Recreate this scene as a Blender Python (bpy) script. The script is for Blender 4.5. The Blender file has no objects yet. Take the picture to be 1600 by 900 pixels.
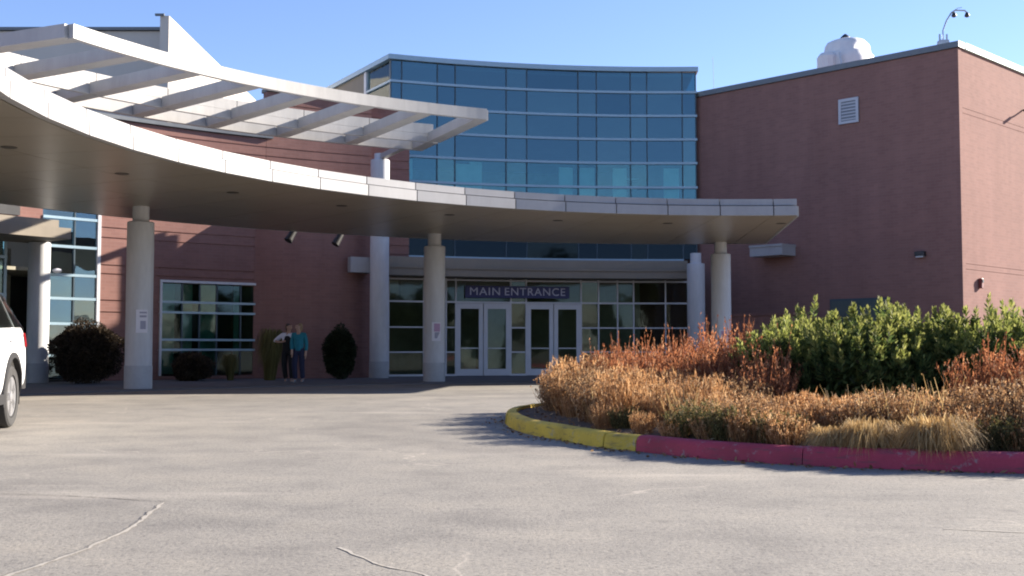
import bpy, bmesh, math, random
from mathutils import Vector, Matrix
rnd = random.Random(7)
R_ = math.radians
sc = bpy.context.scene
COL = sc.collection

# ---------------------------------------------------------------- camera, sky, sun, exposure
cam_d = bpy.data.cameras.new('camera'); cam = bpy.data.objects.new('camera', cam_d); COL.objects.link(cam)
cam_d.sensor_width = 36; cam_d.lens = 40.5; cam_d.clip_end = 6000; cam_d.clip_start = .05
cam.location = (0, 0, .95); cam.rotation_euler = (R_(90 + 3.116), 0, 0)
sc.camera = cam
SUN_AZ, SUN_EL = 23.0, 23.0            # azimuth measured from +X towards +Y
w = bpy.data.worlds.new('World'); sc.world = w; w.use_nodes = True
nt = w.node_tree; bgn = nt.nodes['Background']
sky = nt.nodes.new('ShaderNodeTexSky'); sky.sky_type = 'NISHITA'; sky.sun_disc = False
sky.sun_elevation = R_(SUN_EL); sky.sun_rotation = R_(90 - SUN_AZ)
sky.altitude = 1400; sky.air_density = 1.0; sky.dust_density = 0.25; sky.ozone_density = 4.0
tint = nt.nodes.new('ShaderNodeMix'); tint.data_type = 'RGBA'; tint.blend_type = 'MULTIPLY'; tint.inputs[0].default_value = 1; tint.inputs[7].default_value = (1.10, .955, 1, 1)
nt.links.new(sky.outputs[0], tint.inputs[6]); nt.links.new(tint.outputs[2], bgn.inputs[0]); bgn.inputs[1].default_value = .078
sun_d = bpy.data.lights.new('sun', 'SUN'); sun = bpy.data.objects.new('sun', sun_d); COL.objects.link(sun)
sun_d.energy = 5.0; sun_d.angle = R_(.53); sun_d.color = (1, .90, .77)
a, e = R_(SUN_AZ), R_(SUN_EL)
sdir = Vector((math.cos(a) * math.cos(e), math.sin(a) * math.cos(e), math.sin(e)))
sun.rotation_euler = (-sdir).to_track_quat('-Z', 'Y').to_euler(); sun.location = (30, 15, 20)
sc.render.engine = 'CYCLES'; sc.cycles.pixel_filter_type = 'BLACKMAN_HARRIS'; sc.cycles.filter_width = 2.0
sc.view_settings.view_transform = 'Standard'; sc.view_settings.look = 'None'
sc.view_settings.exposure = 1.75; sc.view_settings.gamma = 1; sc.view_settings.use_curve_mapping = False

# ---------------------------------------------------------------- materials
M = {}
def nodes(name):
    m = bpy.data.materials.new(name); m.use_nodes = True; M[name] = m
    t = m.node_tree; return m, t, t.nodes['Principled BSDF']
def tex_coord(t, scale=(1, 1, 1)):
    tc = t.nodes.new('ShaderNodeNewGeometry'); mp = t.nodes.new('ShaderNodeMapping')
    mp.inputs['Scale'].default_value = scale; t.links.new(tc.outputs['Position'], mp.inputs['Vector']); return mp.outputs[0]
def noise(t, vec, scale, detail=4, rough=.6):
    n = t.nodes.new('ShaderNodeTexNoise'); n.inputs['Scale'].default_value = scale
    n.inputs['Detail'].default_value = detail; n.inputs['Roughness'].default_value = rough
    t.links.new(vec, n.inputs['Vector']); return n.outputs[0]
def ramp(t, fac, stops):
    r = t.nodes.new('ShaderNodeValToRGB'); el = r.color_ramp.elements
    while len(el) > 1: el.remove(el[-1])
    for i, (p, c) in enumerate(stops):
        q = el[0] if i == 0 else el.new(p)
        q.position = p; q.color = (*c, 1) if len(c) == 3 else c
    t.links.new(fac, r.inputs[0]); return r.outputs[0]
def mix(t, fac, A, B, mode='MIX'):
    n = t.nodes.new('ShaderNodeMix'); n.data_type = 'RGBA'; n.blend_type = mode
    if isinstance(fac, (int, float)): n.inputs[0].default_value = fac
    else: t.links.new(fac, n.inputs[0])
    for k, s in ((6, A), (7, B)):
        if isinstance(s, tuple): n.inputs[k].default_value = (*s, 1)
        else: t.links.new(s, n.inputs[k])
    return n.outputs[2]
def bump(t, p, h, strength=.3, dist=.02):
    b = t.nodes.new('ShaderNodeBump'); b.inputs['Strength'].default_value = strength; b.inputs['Distance'].default_value = dist
    t.links.new(h, b.inputs['Height']); t.links.new(b.outputs[0], p.inputs['Normal'])
def plain(name, col, rough=.6, var=.12, scale=3., metal=0, bs=.0, streak=False, spec=.5):
    m, t, p = nodes(name)
    v = tex_coord(t, (1, 1, .25) if streak else (1, 1, 1))
    n = noise(t, v, scale); n2 = noise(t, v, scale * 9, 3)
    lo = tuple(max(0, c * (1 - var)) for c in col); hi = tuple(min(1, c * (1 + var)) for c in col)
    c = ramp(t, n, [(.3, lo), (.7, hi)])
    c = mix(t, .3, c, ramp(t, n2, [(.3, lo), (.7, hi)]))
    t.links.new(c, p.inputs['Base Color'])
    p.inputs['Roughness'].default_value = rough; p.inputs['Metallic'].default_value = metal
    p.inputs['Specular IOR Level'].default_value = spec
    if bs: bump(t, p, n2, bs, .01)
    return m
def leafy(name, stops, rough=.7, trans=.25, big=1.2, tip=None):
    """foliage: colour varies from leaf to leaf (random per island), with slow patches"""
    m, t, p = nodes(name)
    g = t.nodes.new('ShaderNodeNewGeometry'); oi = t.nodes.new('ShaderNodeObjectInfo')
    c = ramp(t, g.outputs['Random Per Island'], stops)
    n = noise(t, tex_coord(t), big, 3)
    c = mix(t, .8, c, ramp(t, n, [(.25, (.6, .6, .6)), (.75, (1, 1, 1))]), 'MULTIPLY')
    hs = t.nodes.new('ShaderNodeHueSaturation'); mr = t.nodes.new('ShaderNodeMapRange')
    mr.inputs[3].default_value = .8; mr.inputs[4].default_value = 1.15
    t.links.new(oi.outputs['Random'], mr.inputs[0]); t.links.new(mr.outputs[0], hs.inputs['Value']); t.links.new(c, hs.inputs['Color'])
    t.links.new(hs.outputs[0], p.inputs['Base Color']); p.inputs['Roughness'].default_value = rough
    p.inputs['Specular IOR Level'].default_value = .25
    tr = t.nodes.new('ShaderNodeBsdfTranslucent'); t.links.new(hs.outputs[0], tr.inputs[0])
    ms = t.nodes.new('ShaderNodeMixShader'); ms.inputs[0].default_value = trans
    out = t.nodes['Material Output']
    t.links.new(p.outputs[0], ms.inputs[1]); t.links.new(tr.outputs[0], ms.inputs[2]); t.links.new(ms.outputs[0], out.inputs[0])
    return m
def glass(name, tint, ior=1.6, rough=.02, refl=(1, 1, 1)):
    m, t, p = nodes(name); t.nodes.remove(p)
    fr = t.nodes.new('ShaderNodeFresnel'); fr.inputs[0].default_value = ior
    tb = t.nodes.new('ShaderNodeBsdfTransparent'); tb.inputs[0].default_value = (*tint, 1)
    gl = t.nodes.new('ShaderNodeBsdfGlossy'); gl.inputs['Roughness'].default_value = rough; gl.inputs[0].default_value = (*refl, 1)
    n = noise(t, tex_coord(t), 1.1, 2); b = t.nodes.new('ShaderNodeBump'); b.inputs['Strength'].default_value = .06; b.inputs['Distance'].default_value = .05
    t.links.new(n, b.inputs['Height'])
    oi = t.nodes.new('ShaderNodeObjectInfo'); wn = t.nodes.new('ShaderNodeTexWhiteNoise'); wn.noise_dimensions = '1D'; t.links.new(oi.outputs['Random'], wn.inputs['W'])
    ge = t.nodes.new('ShaderNodeNewGeometry'); s1 = t.nodes.new('ShaderNodeVectorMath'); s1.operation = 'SUBTRACT'; s1.inputs[1].default_value = (.5, .5, .5); t.links.new(wn.outputs['Color'], s1.inputs[0])
    s2 = t.nodes.new('ShaderNodeVectorMath'); s2.operation = 'MULTIPLY_ADD'; s2.inputs[1].default_value = (.035, .035, .035); t.links.new(s1.outputs[0], s2.inputs[0]); t.links.new(ge.outputs['Normal'], s2.inputs[2])
    s3 = t.nodes.new('ShaderNodeVectorMath'); s3.operation = 'NORMALIZE'; t.links.new(s2.outputs[0], s3.inputs[0]); t.links.new(s3.outputs[0], b.inputs['Normal'])
    t.links.new(b.outputs[0], gl.inputs['Normal'])
    ms = t.nodes.new('ShaderNodeMixShader'); t.links.new(fr.outputs[0], ms.inputs[0])
    t.links.new(tb.outputs[0], ms.inputs[1]); t.links.new(gl.outputs[0], ms.inputs[2])
    t.links.new(ms.outputs[0], t.nodes['Material Output'].inputs[0]); return m
def brick(name, c1, c2, c3):
    m, t, p = nodes(name)
    g = t.nodes.new('ShaderNodeNewGeometry')
    sx = t.nodes.new('ShaderNodeSeparateXYZ'); t.links.new(g.outputs['Position'], sx.inputs[0])
    # courses run horizontally on any vertical face: (x-y) along, z up
    ad = t.nodes.new('ShaderNodeMath'); ad.operation = 'SUBTRACT'; t.links.new(sx.outputs[0], ad.inputs[0]); t.links.new(sx.outputs[1], ad.inputs[1])
    sn = t.nodes.new('ShaderNodeSeparateXYZ'); t.links.new(g.outputs['True Normal'], sn.inputs[0])
    ad2 = t.nodes.new('ShaderNodeMath'); ad2.operation = 'ADD'; t.links.new(sx.outputs[0], ad2.inputs[0]); t.links.new(sx.outputs[1], ad2.inputs[1])
    pr = t.nodes.new('ShaderNodeMath'); pr.operation = 'MULTIPLY'; t.links.new(sn.outputs[0], pr.inputs[0]); t.links.new(sn.outputs[1], pr.inputs[1])
    gt = t.nodes.new('ShaderNodeMath'); gt.operation = 'GREATER_THAN'; gt.inputs[1].default_value = 0; t.links.new(pr.outputs[0], gt.inputs[0])
    mx = t.nodes.new('ShaderNodeMix'); t.links.new(gt.outputs[0], mx.inputs[0]); t.links.new(ad2.outputs[0], mx.inputs[2]); t.links.new(ad.outputs[0], mx.inputs[3])
    sc_ = t.nodes.new('ShaderNodeMath'); sc_.operation = 'MULTIPLY'; sc_.inputs[1].default_value = .72; t.links.new(mx.outputs[0], sc_.inputs[0])
    cb = t.nodes.new('ShaderNodeCombineXYZ'); t.links.new(sc_.outputs[0], cb.inputs[0]); t.links.new(sx.outputs[2], cb.inputs[1])
    bt = t.nodes.new('ShaderNodeTexBrick'); t.links.new(cb.outputs[0], bt.inputs['Vector'])
    bt.inputs['Scale'].default_value = 1; bt.inputs['Brick Width'].default_value = .30; bt.inputs['Row Height'].default_value = .10
    bt.inputs['Mortar Size'].default_value = .007; bt.inputs['Bias'].default_value = .1
    bt.inputs['Color1'].default_value = (*c1, 1); bt.inputs['Color2'].default_value = (*c2, 1); bt.inputs['Mortar'].default_value = (*c3, 1)
    n = noise(t, tex_coord(t), .55, 5); n2 = noise(t, tex_coord(t, (1, 1, .12)), 1.6, 4)
    c = mix(t, .55, bt.outputs[0], ramp(t, n, [(.25, (.78, .78, .80)), (.75, (1, 1, 1))]), 'MULTIPLY')
    c = mix(t, .35, c, ramp(t, n2, [(.3, (.65, .62, .6)), (.7, (1, 1, 1))]), 'MULTIPLY')
    t.links.new(c, p.inputs['Base Color']); p.inputs['Roughness'].default_value = .9; p.inputs['Specular IOR Level'].default_value = .2
    bump(t, p, bt.outputs['Fac'], -.25, .01); return m

def asphalt():
    m, t, p = nodes('asphalt'); v = tex_coord(t)
    big = noise(t, v, .16, 5, .55); mid = noise(t, v, 1.3, 6, .65); fine = noise(t, v, 42, 3, .7); vf = noise(t, v, 130, 2, .6)
    c = ramp(t, big, [(.3, (.214, .202, .184)), (.55, (.248, .233, .209)), (.75, (.315, .289, .250))])
    c = mix(t, .75, c, ramp(t, mid, [(.28, (.66, .66, .68)), (.5, (.95, .95, .95)), (.72, (1.12, 1.1, 1.06))]), 'MULTIPLY')
    c = mix(t, .8, c, ramp(t, fine, [(.30, (.38, .38, .40)), (.45, (.95, .95, .95)), (.7, (1.22, 1.21, 1.18))]), 'MULTIPLY')
    c = mix(t, .5, c, ramp(t, vf, [(.32, (.55, .55, .55)), (.5, (1, 1, 1)), (.75, (1.25, 1.22, 1.18))]), 'MULTIPLY')
    sp1 = noise(t, v, 17, 4, .75)
    c = mix(t, .85, c, ramp(t, sp1, [(.30, (.55, .55, .57)), (.42, (.93, .93, .93)), (.56, (1, 1, 1)), (.72, (1.18, 1.16, 1.12))]), 'MULTIPLY')
    # tyre-worn, drifting pale dust streaks across the turning circle
    st = noise(t, tex_coord(t, (.22, 1.1, 1)), .8, 4, .6)
    c = mix(t, ramp(t, st, [(.60, (0, 0, 0)), (.74, (.42, .42, .42))]), c, (.43, .39, .335))
    oil = noise(t, tex_coord(t, (1, 1.6, 1)), .55, 3, .5)
    c = mix(t, ramp(t, oil, [(.66, (0, 0, 0)), (.74, (.45, .45, .45))]), c, (.19, .177, .163))
    # tyre-worn lanes that follow the turning circle
    sp = t.nodes.new('ShaderNodeVectorMath'); sp.operation = 'DISTANCE'; sp.inputs[1].default_value = (6.02, 16.82, 0); t.links.new(v, sp.inputs[0])
    cb = t.nodes.new('ShaderNodeCombineXYZ'); t.links.new(sp.outputs['Value'], cb.inputs[0])
    ln = t.nodes.new('ShaderNodeTexNoise'); ln.inputs['Scale'].default_value = .9; ln.inputs['Detail'].default_value = 3
    wob = t.nodes.new('ShaderNodeVectorMath'); wob.operation = 'MULTIPLY_ADD'; wob.inputs[1].default_value = (.12, .12, .12); t.links.new(v, wob.inputs[0]); t.links.new(cb.outputs[0], wob.inputs[2]); t.links.new(wob.outputs[0], ln.inputs['Vector'])
    c = mix(t, .8, c, ramp(t, ln.outputs[0], [(.30, (.80, .80, .81)), (.5, (1, 1, 1)), (.7, (1.07, 1.06, 1.04))]), 'MULTIPLY')
    drip = t.nodes.new('ShaderNodeTexVoronoi'); drip.inputs['Scale'].default_value = .9; drip.inputs['Randomness'].default_value = 1; t.links.new(v, drip.inputs['Vector'])
    c = mix(t, ramp(t, drip.outputs['Distance'], [(.03, (.5, .5, .5)), (.075, (0, 0, 0))]), c, (.12, .112, .105))
    # hairline cracks
    vo = t.nodes.new('ShaderNodeTexVoronoi'); vo.feature = 'DISTANCE_TO_EDGE'; vo.inputs['Scale'].default_value = .42
    wn = t.nodes.new('ShaderNodeTexNoise'); wn.inputs['Scale'].default_value = 2.2; t.links.new(v, wn.inputs['Vector'])
    vm = t.nodes.new('ShaderNodeVectorMath'); vm.operation = 'MULTIPLY_ADD'; vm.inputs[1].default_value = (.5, .5, .5)
    t.links.new(wn.outputs['Color'], vm.inputs[0]); t.links.new(v, vm.inputs[2]); t.links.new(vm.outputs[0], vo.inputs['Vector'])
    cr = ramp(t, vo.outputs['Distance'], [(.0, (.55, .55, .55)), (.006, (0, 0, 0))])
    msk = mix(t, 1.0, cr, ramp(t, noise(t, v, .35, 2), [(.5, (0, 0, 0)), (.6, (1, 1, 1))]), 'MULTIPLY')
    c = mix(t, msk, c, (.44, .395, .335))
    t.links.new(c, p.inputs['Base Color']); p.inputs['Roughness'].default_value = .92; p.inputs['Specular IOR Level'].default_value = .25
    bump(t, p, fine, .35, .012)
asphalt()
def paint(name, col, under=(.30, .29, .27)):
    m, t, p = nodes(name); v = tex_coord(t)
    n = noise(t, v, 9, 6, .7); n2 = noise(t, v, 2, 3); n3 = noise(t, v, 60, 2)
    c = ramp(t, n2, [(.3, tuple(q * .72 for q in col)), (.7, tuple(min(1, q * 1.12) for q in col))])
    c = mix(t, ramp(t, n, [(.585, (0, 0, 0)), (.67, (.6, .6, .6))]), c, under)
    sc2 = noise(t, tex_coord(t, (1, 1, 7)), 3.5, 5, .65); c = mix(t, ramp(t, sc2, [(.56, (0, 0, 0)), (.68, (.6, .6, .6))]), c, (.07, .062, .058))
    c = mix(t, .5, c, ramp(t, n3, [(.3, (.75, .73, .7)), (.7, (1, 1, 1))]), 'MULTIPLY')
    t.links.new(c, p.inputs['Base Color']); p.inputs['Roughness'].default_value = .75; bump(t, p, n, .25, .01)
paint('kerb_red', (.40, .040, .072)); paint('kerb_yellow', (.62, .43, .05)); plain('kerb_bare', (.33, .31, .28), .9, .2, 5, bs=.2)
brick('brick_red', (.272, .146, .124), (.240, .128, .110), (.262, .158, .138))
plain('concrete', (.30, .292, .275), .85, .14, 1.2, bs=.15, streak=True)
plain('column_paint', (.50, .51, .525), .7, .15, 1.4, bs=.08, streak=True)
plain('column_base', (.36, .37, .38), .8, .12, 2, bs=.1)
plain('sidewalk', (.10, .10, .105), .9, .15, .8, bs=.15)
plain('panel', (.31, .308, .312), .5, .11, 1.6, metal=.0, streak=True)
plain('panel_gap', (.10, .10, .10), .8)
plain('soffit', (.34, .295, .235), .33, .10, .45, metal=.25)
plain('trellis_metal', (.34, .33, .315), .5, .13, 1.6, streak=True)
plain('white_frame', (.56, .565, .59), .4, .05, 3)
plain('mullion', (.29, .40, .47), .35, .06, 3, metal=.2)
plain('dark_mullion', (.035, .06, .08), .4, .1, 3)
plain('tan_panel', (.215, .185, .145), .75, .10, .8, streak=True)
plain('stucco', (.44, .41, .37), .85, .06, .35, bs=.1, streak=True)
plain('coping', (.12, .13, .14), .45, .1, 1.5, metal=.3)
plain('coping_sunlit', (.5, .68, .64), .5, .05, 1.5)  # same coping painted paler for the sunlit face
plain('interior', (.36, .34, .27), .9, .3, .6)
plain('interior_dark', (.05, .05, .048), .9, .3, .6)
plain('curtain', (.52, .58, .56), .9, .15, 2.5)
plain('green_curtain', (.22, .40, .33), .9, .3, 2)
plain('black_metal', (.02, .02, .022), .45, .2, 6)
plain('vent_white', (.42, .43, .47), .5, .05, 3)
plain('louvre_dark', (.16, .18, .21), .6, .1, 3)
plain('wrap_white', (.62, .62, .62), .55, .07, 2.4, bs=.5)
plain('galv', (.42, .44, .46), .4, .12, 4, metal=.5)
plain('soil', (.085, .058, .040), .97, .35, 3, bs=.7)
plain('dry_ground', (.22, .19, .14), .95, .25, .2, bs=.3)
plain('sign_blue', (.014, .018, .11), .4, .1, 2)
plain('letter_white', (.50, .50, .60), .5, .04, 3)
plain('sign_white', (.66, .66, .72), .5, .04, 3)
plain('sign_pink', (.42, .27, .40), .5, .08, 3)
plain('sign_grey', (.30, .31, .40), .5, .08, 3)
plain('car_white', (.78, .78, .77), .22, .02, .6, spec=.6)
plain('car_black', (.018, .018, .019), .55, .2, 6)
plain('tyre', (.035, .034, .033), .85, .25, 9, bs=.2)
plain('rim', (.42, .42, .43), .35, .1, 5, metal=.7)
plain('tail_red', (.35, .012, .015), .15, .1, 5)
plain('skin', (.42, .26, .19), .55, .06, 9)
plain('hair_brown', (.055, .034, .022), .6, .3, 20)
plain('hair_blond', (.24, .16, .085), .6, .3, 20)
plain('teal_cloth', (.012, .165, .22), .85, .12, 9)
plain('navy_cloth', (.018, .022, .055), .9, .15, 9)
plain('black_cloth', (.012, .012, .015), .9, .2, 9)
plain('white_cloth', (.66, .66, .74), .85, .06, 9)
plain('shoe', (.22, .23, .25), .6, .2, 9)
plain('pane_teal', (.045, .075, .08), .3, .1, 2)
plain('bronze', (.055, .048, .035), .5, .3, 6, metal=.5)
plain('crack_pale', (.33, .305, .265), .95, .2, 4, bs=.3)
plain('crack_dark', (.12, .112, .10), .95, .2, 4)
plain('faded_paint', (.335, .31, .272), .9, .2, 5)
plain('alarm_red', (.16, .035, .03), .5, .2, 6)
plain('soffit_lamp', (.05, .045, .035), .4, .2, 6)
glass('tower_glass', (.16, .30, .34), 2.4, .015, (.55, .87, .98))
glass('vision_glass', (.74, .95, .92), 2.0, .015, (.55, .87, .98))
glass('dark_glass', (.05, .07, .09), 1.35, .05, (.6, .8, 1))  # darker, less reflective glass for the lowest tower row
glass('store_glass', (.66, .72, .64), 1.40, .04, (.85, .95, 1))
glass('wing_glass', (.58, .72, .68), 1.42, .04, (.85, .95, 1))
glass('tall_glass', (.30, .40, .40), 2.1, .01, (.75, .92, 1))
glass('car_glass', (.05, .06, .06), 1.6)
leafy('pine_leaf', [(0, (.085, .060, .028)), (.06, (.035, .062, .020)), (.45, (.10, .145, .040)), (.8, (.185, .23, .065)), (1, (.27, .30, .10))], big=2.2, trans=.48)
leafy('pine_tip', [(0, (.18, .21, .05)), (.6, (.31, .33, .085)), (1, (.42, .42, .14))], big=2.2, trans=.48)
leafy('dry_tan', [(0, (.17, .075, .03)), (.35, (.42, .215, .092)), (.7, (.60, .34, .155)), (1, (.70, .48, .27))], big=3, trans=.48)
leafy('dry_brown', [(0, (.12, .06, .03)), (.45, (.32, .175, .085)), (.8, (.50, .31, .155)), (1, (.62, .45, .27))], big=3, trans=.48)
leafy('rust', [(0, (.14, .05, .028)), (.5, (.41, .150, .066)), (.85, (.55, .235, .105)), (1, (.60, .36, .20))], big=3, trans=.48)
leafy('straw', [(0, (.26, .155, .06)), (.5, (.46, .30, .125)), (1, (.62, .46, .24))], big=4, trans=.4)
leafy('olive', [(0, (.06, .055, .02)), (.6, (.16, .14, .05)), (1, (.30, .25, .11))], big=3, trans=.45)
leafy('twig', [(0, (.11, .07, .045)), (1, (.30, .21, .14))])
leafy('dark_green', [(0, (.014, .022, .010)), (.6, (.030, .042, .018)), (1, (.05, .06, .026))])  # very dark green leaves
leafy('dark_brown', [(0, (.03, .02, .014)), (.6, (.06, .042, .026)), (1, (.10, .075, .045))])  # very dark brown, for shrubs and one lobby block
leafy('yellow_grass', [(0, (.10, .09, .028)), (.6, (.18, .16, .05)), (1, (.26, .23, .10))])
leafy('tree_leaf', [(0, (.02, .035, .013)), (.6, (.045, .07, .022)), (1, (.08, .11, .035))])
plain('bark', (.10, .075, .055), .95, .3, 8, bs=.5)

# ---------------------------------------------------------------- builders
def link(o, parent=None):
    COL.objects.link(o)
    if parent is not None:
        o.parent = parent; o.matrix_parent_inverse = Matrix.Translation(-parent.location)
    return o
def tag(o, label, cat, group=None):
    o['label'] = label; o['category'] = cat
    if group: o['group'] = group
    return o
def struct(o): o['kind'] = 'structure'; return o
def thing(name, label, cat, loc=(0, 0, 0), group=None):
    o = bpy.data.objects.new(name, None); o.location = loc; o.empty_display_size = .2; COL.objects.link(o)
    return tag(o, label, cat, group)
class MB:
    def __init__(s): s.v = []; s.f = []
    def add(s, v, f):
        k = len(s.v); s.v += [tuple(q) for q in v]; s.f += [tuple(i + k for i in q) for q in f]; return s
    def box(s, c, d, rz=0, m=None):
        x, y, z = (q / 2 for q in d)
        P = [Vector((sx * x, sy * y, sz * z)) for sz in (-1, 1) for sx, sy in ((-1, -1), (1, -1), (1, 1), (-1, 1))]
        mt = Matrix.Translation(c) @ Matrix.Rotation(rz, 4, 'Z')
        if m is not None: mt = Matrix.Translation(c) @ m
        return s.add([mt @ p for p in P], [(3, 2, 1, 0), (4, 5, 6, 7), (0, 1, 5, 4), (1, 2, 6, 5), (2, 3, 7, 6), (3, 0, 4, 7)])
    def arc(s, c, R0, R1, z0, z1, t0, t1, n):
        V = []
        for i in range(n + 1):
            t = R_(t0 + (t1 - t0) * i / n); ct, st = math.cos(t), math.sin(t)
            for R, z in ((R0, z0), (R1, z0), (R1, z1), (R0, z1)): V.append((c[0] + R * ct, c[1] + R * st, z))
        F = []
        for i in range(n):
            b = i * 4
            for k in range(4): F.append((b + k, b + (k + 1) % 4, b + 4 + (k + 1) % 4, b + 4 + k))
        F += [(3, 2, 1, 0), (n * 4, n * 4 + 1, n * 4 + 2, n * 4 + 3)]
        return s.add(V, F)
    def tube(s, pts, rad, n=10, cap=True):
        pts = [Vector(p) for p in pts]; rad = rad if isinstance(rad, (list, tuple)) else [rad] * len(pts)
        V = []; up0 = None
        for i, p in enumerate(pts):
            d = (pts[min(i + 1, len(pts) - 1)] - pts[max(i - 1, 0)]).normalized()
            up = Vector((0, 0, 1)) if abs(d.z) < .9 else Vector((1, 0, 0))
            if up0 is not None: up = up0
            x = d.cross(up).normalized(); y = d.cross(x).normalized(); up0 = -y if abs(d.dot(y)) < .9 else None
            for k in range(n):
                t = 2 * math.pi * k / n; V.append(p + (x * math.cos(t) + y * math.sin(t)) * rad[i])
        F = [(i * n + k, i * n + (k + 1) % n, (i + 1) * n + (k + 1) % n, (i + 1) * n + k) for i in range(len(pts) - 1) for k in range(n)]
        if cap: F += [tuple(range(n - 1, -1, -1)), tuple((len(pts) - 1) * n + k for k in range(n))]
        return s.add(V, F)
    def lathe(s, c, prof, n=28):
        V = []
        for r, z in prof:
            for k in range(n):
                t = 2 * math.pi * k / n; V.append((c[0] + r * math.cos(t), c[1] + r * math.sin(t), c[2] + z))
        F = [(i * n + k, i * n + (k + 1) % n, (i + 1) * n + (k + 1) % n, (i + 1) * n + k) for i in range(len(prof) - 1) for k in range(n)]
        F += [tuple(range(n - 1, -1, -1)), tuple((len(prof) - 1) * n + k for k in range(n))]
        return s.add(V, F)
    def mesh(s, name, mat):
        me = bpy.data.meshes.new(name); me.from_pydata(s.v, [], s.f); me.update()
        bm = bmesh.new(); bm.from_mesh(me); bmesh.ops.recalc_face_normals(bm, faces=bm.faces); bm.to_mesh(me); bm.free()
        me.materials.append(M[mat]); return me
    def build(s, name, mat, parent=None, smooth=False, bevel=0):
        me = s.mesh(name, mat)
        if smooth:
            me.polygons.foreach_set('use_smooth', [True] * len(me.polygons)); me.update()
            try: me.set_sharp_from_angle(angle=R_(40))
            except Exception: pass
        o = bpy.data.objects.new(name, me); link(o, parent)
        if bevel:
            b = o.modifiers.new('bevel', 'BEVEL'); b.width = bevel; b.segments = 2; b.limit_method = 'ANGLE'; b.angle_limit = R_(40)
        return o
CX, CY = 6.02, 16.82                      # the whole forecourt is laid out on circles round this point
C2 = (CX, CY)
def pol(R, t, z=0): return Vector((CX + R * math.cos(R_(t)), CY + R * math.sin(R_(t)), z))
_cache = {}
def arc_part(name, R0, R1, z0, z1, t0, t1, mat, parent, n=1):
    """one curved or flat piece; alike pieces share their mesh and only turn about the centre"""
    key = (name, round(R0, 3), round(R1, 3), round(z0, 3), round(z1, 3), round(t1 - t0, 2), mat, n)
    if key not in _cache: _cache[key] = MB().arc((0, 0), R0, R1, z0, z1, 0, round(t1 - t0, 2), n).mesh(name, mat)
    o = bpy.data.objects.new(name, _cache[key]); link(o, parent); o.location = (CX, CY, 0); o.rotation_euler = (0, 0, R_(t0)); return o

# ---------------------------------------------------------------- ground
def sheet(name, pts, z, mat):
    o = MB().add([(x, y, z) for x, y in pts], [tuple(range(len(pts)))]).build(name, mat); return struct(o)
sheet('ground', [(-3000, -3000), (3000, -3000), (3000, 3000), (-3000, 3000)], -.03, 'dry_ground')
drive = sheet('driveway', [(-70, -60), (70, -60), (70, 60), (-70, 60)], 0, 'asphalt')
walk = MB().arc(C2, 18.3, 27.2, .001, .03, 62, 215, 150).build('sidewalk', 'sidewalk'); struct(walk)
for k, t in enumerate(range(66, 214, 5)):
    arc_part('joint', 18.32, 27.1, .03, .0315, t, t + .06, 'panel_gap', walk)
arc_part('edge_strip', 18.14, 18.3, .001, .03, 62, 215, 'sidewalk', walk, 150)
def strip(name, pts, wid, z, mat, parent, seed=1, wig=.03):
    r = random.Random(seed); P = []
    for (x0, y0), (x1, y1) in zip(pts[:-1], pts[1:]):
        n = max(2, int(math.hypot(x1 - x0, y1 - y0) / .06))
        for i in range(n): P.append((x0 + (x1 - x0) * i / n, y0 + (y1 - y0) * i / n))
    P.append(pts[-1]); V = []; F = []; o1 = 0; 
    for i, (x, y) in enumerate(P):
        q = P[min(i + 1, len(P) - 1)]; b = P[max(i - 1, 0)]; dx, dy = q[0] - b[0], q[1] - b[1]; L = math.hypot(dx, dy) or 1
        nx, ny = -dy / L, dx / L; o1 = o1 * .8 + r.uniform(-wig, wig) * .6; ww = wid * r.uniform(.35, 1.3)
        V += [(x + nx * (o1 - ww / 2), y + ny * (o1 - ww / 2), z), (x + nx * (o1 + ww / 2), y + ny * (o1 + ww / 2), z)]
        if i: F.append((2 * i - 2, 2 * i - 1, 2 * i + 1, 2 * i))
    return MB().add(V, F).build(name, mat, parent)
strip('crack', [(-3.4, 7.72), (-2.9, 7.60), (-2.17, 7.30)], .014, .004, 'crack_dark', drive, 3, .012)
strip('crumbled_edge', [(-2.17, 7.26), (-2.06, 6.3), (-2.04, 5.6), (-2.12, 4.9), (-2.2, 4.2)], .026, .003, 'crack_pale', drive, 4, .016)
strip('crack', [(-2.185, 7.26), (-2.075, 6.3), (-2.055, 5.6), (-2.135, 4.9), (-2.215, 4.2)], .006, .005, 'crack_dark', drive, 4, .016)
strip('crumbled_edge', [(-.84, 5.62), (-.62, 5.2), (-.42, 5.0), (-.2, 4.7), (.3, 4.3)], .018, .003, 'crack_pale', drive, 5, .016)
strip('crumbled_edge', [(2.3, 6.2), (2.7, 6.08), (3.3, 6.15)], .016, .003, 'crack_pale', drive, 6, .016)

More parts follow.
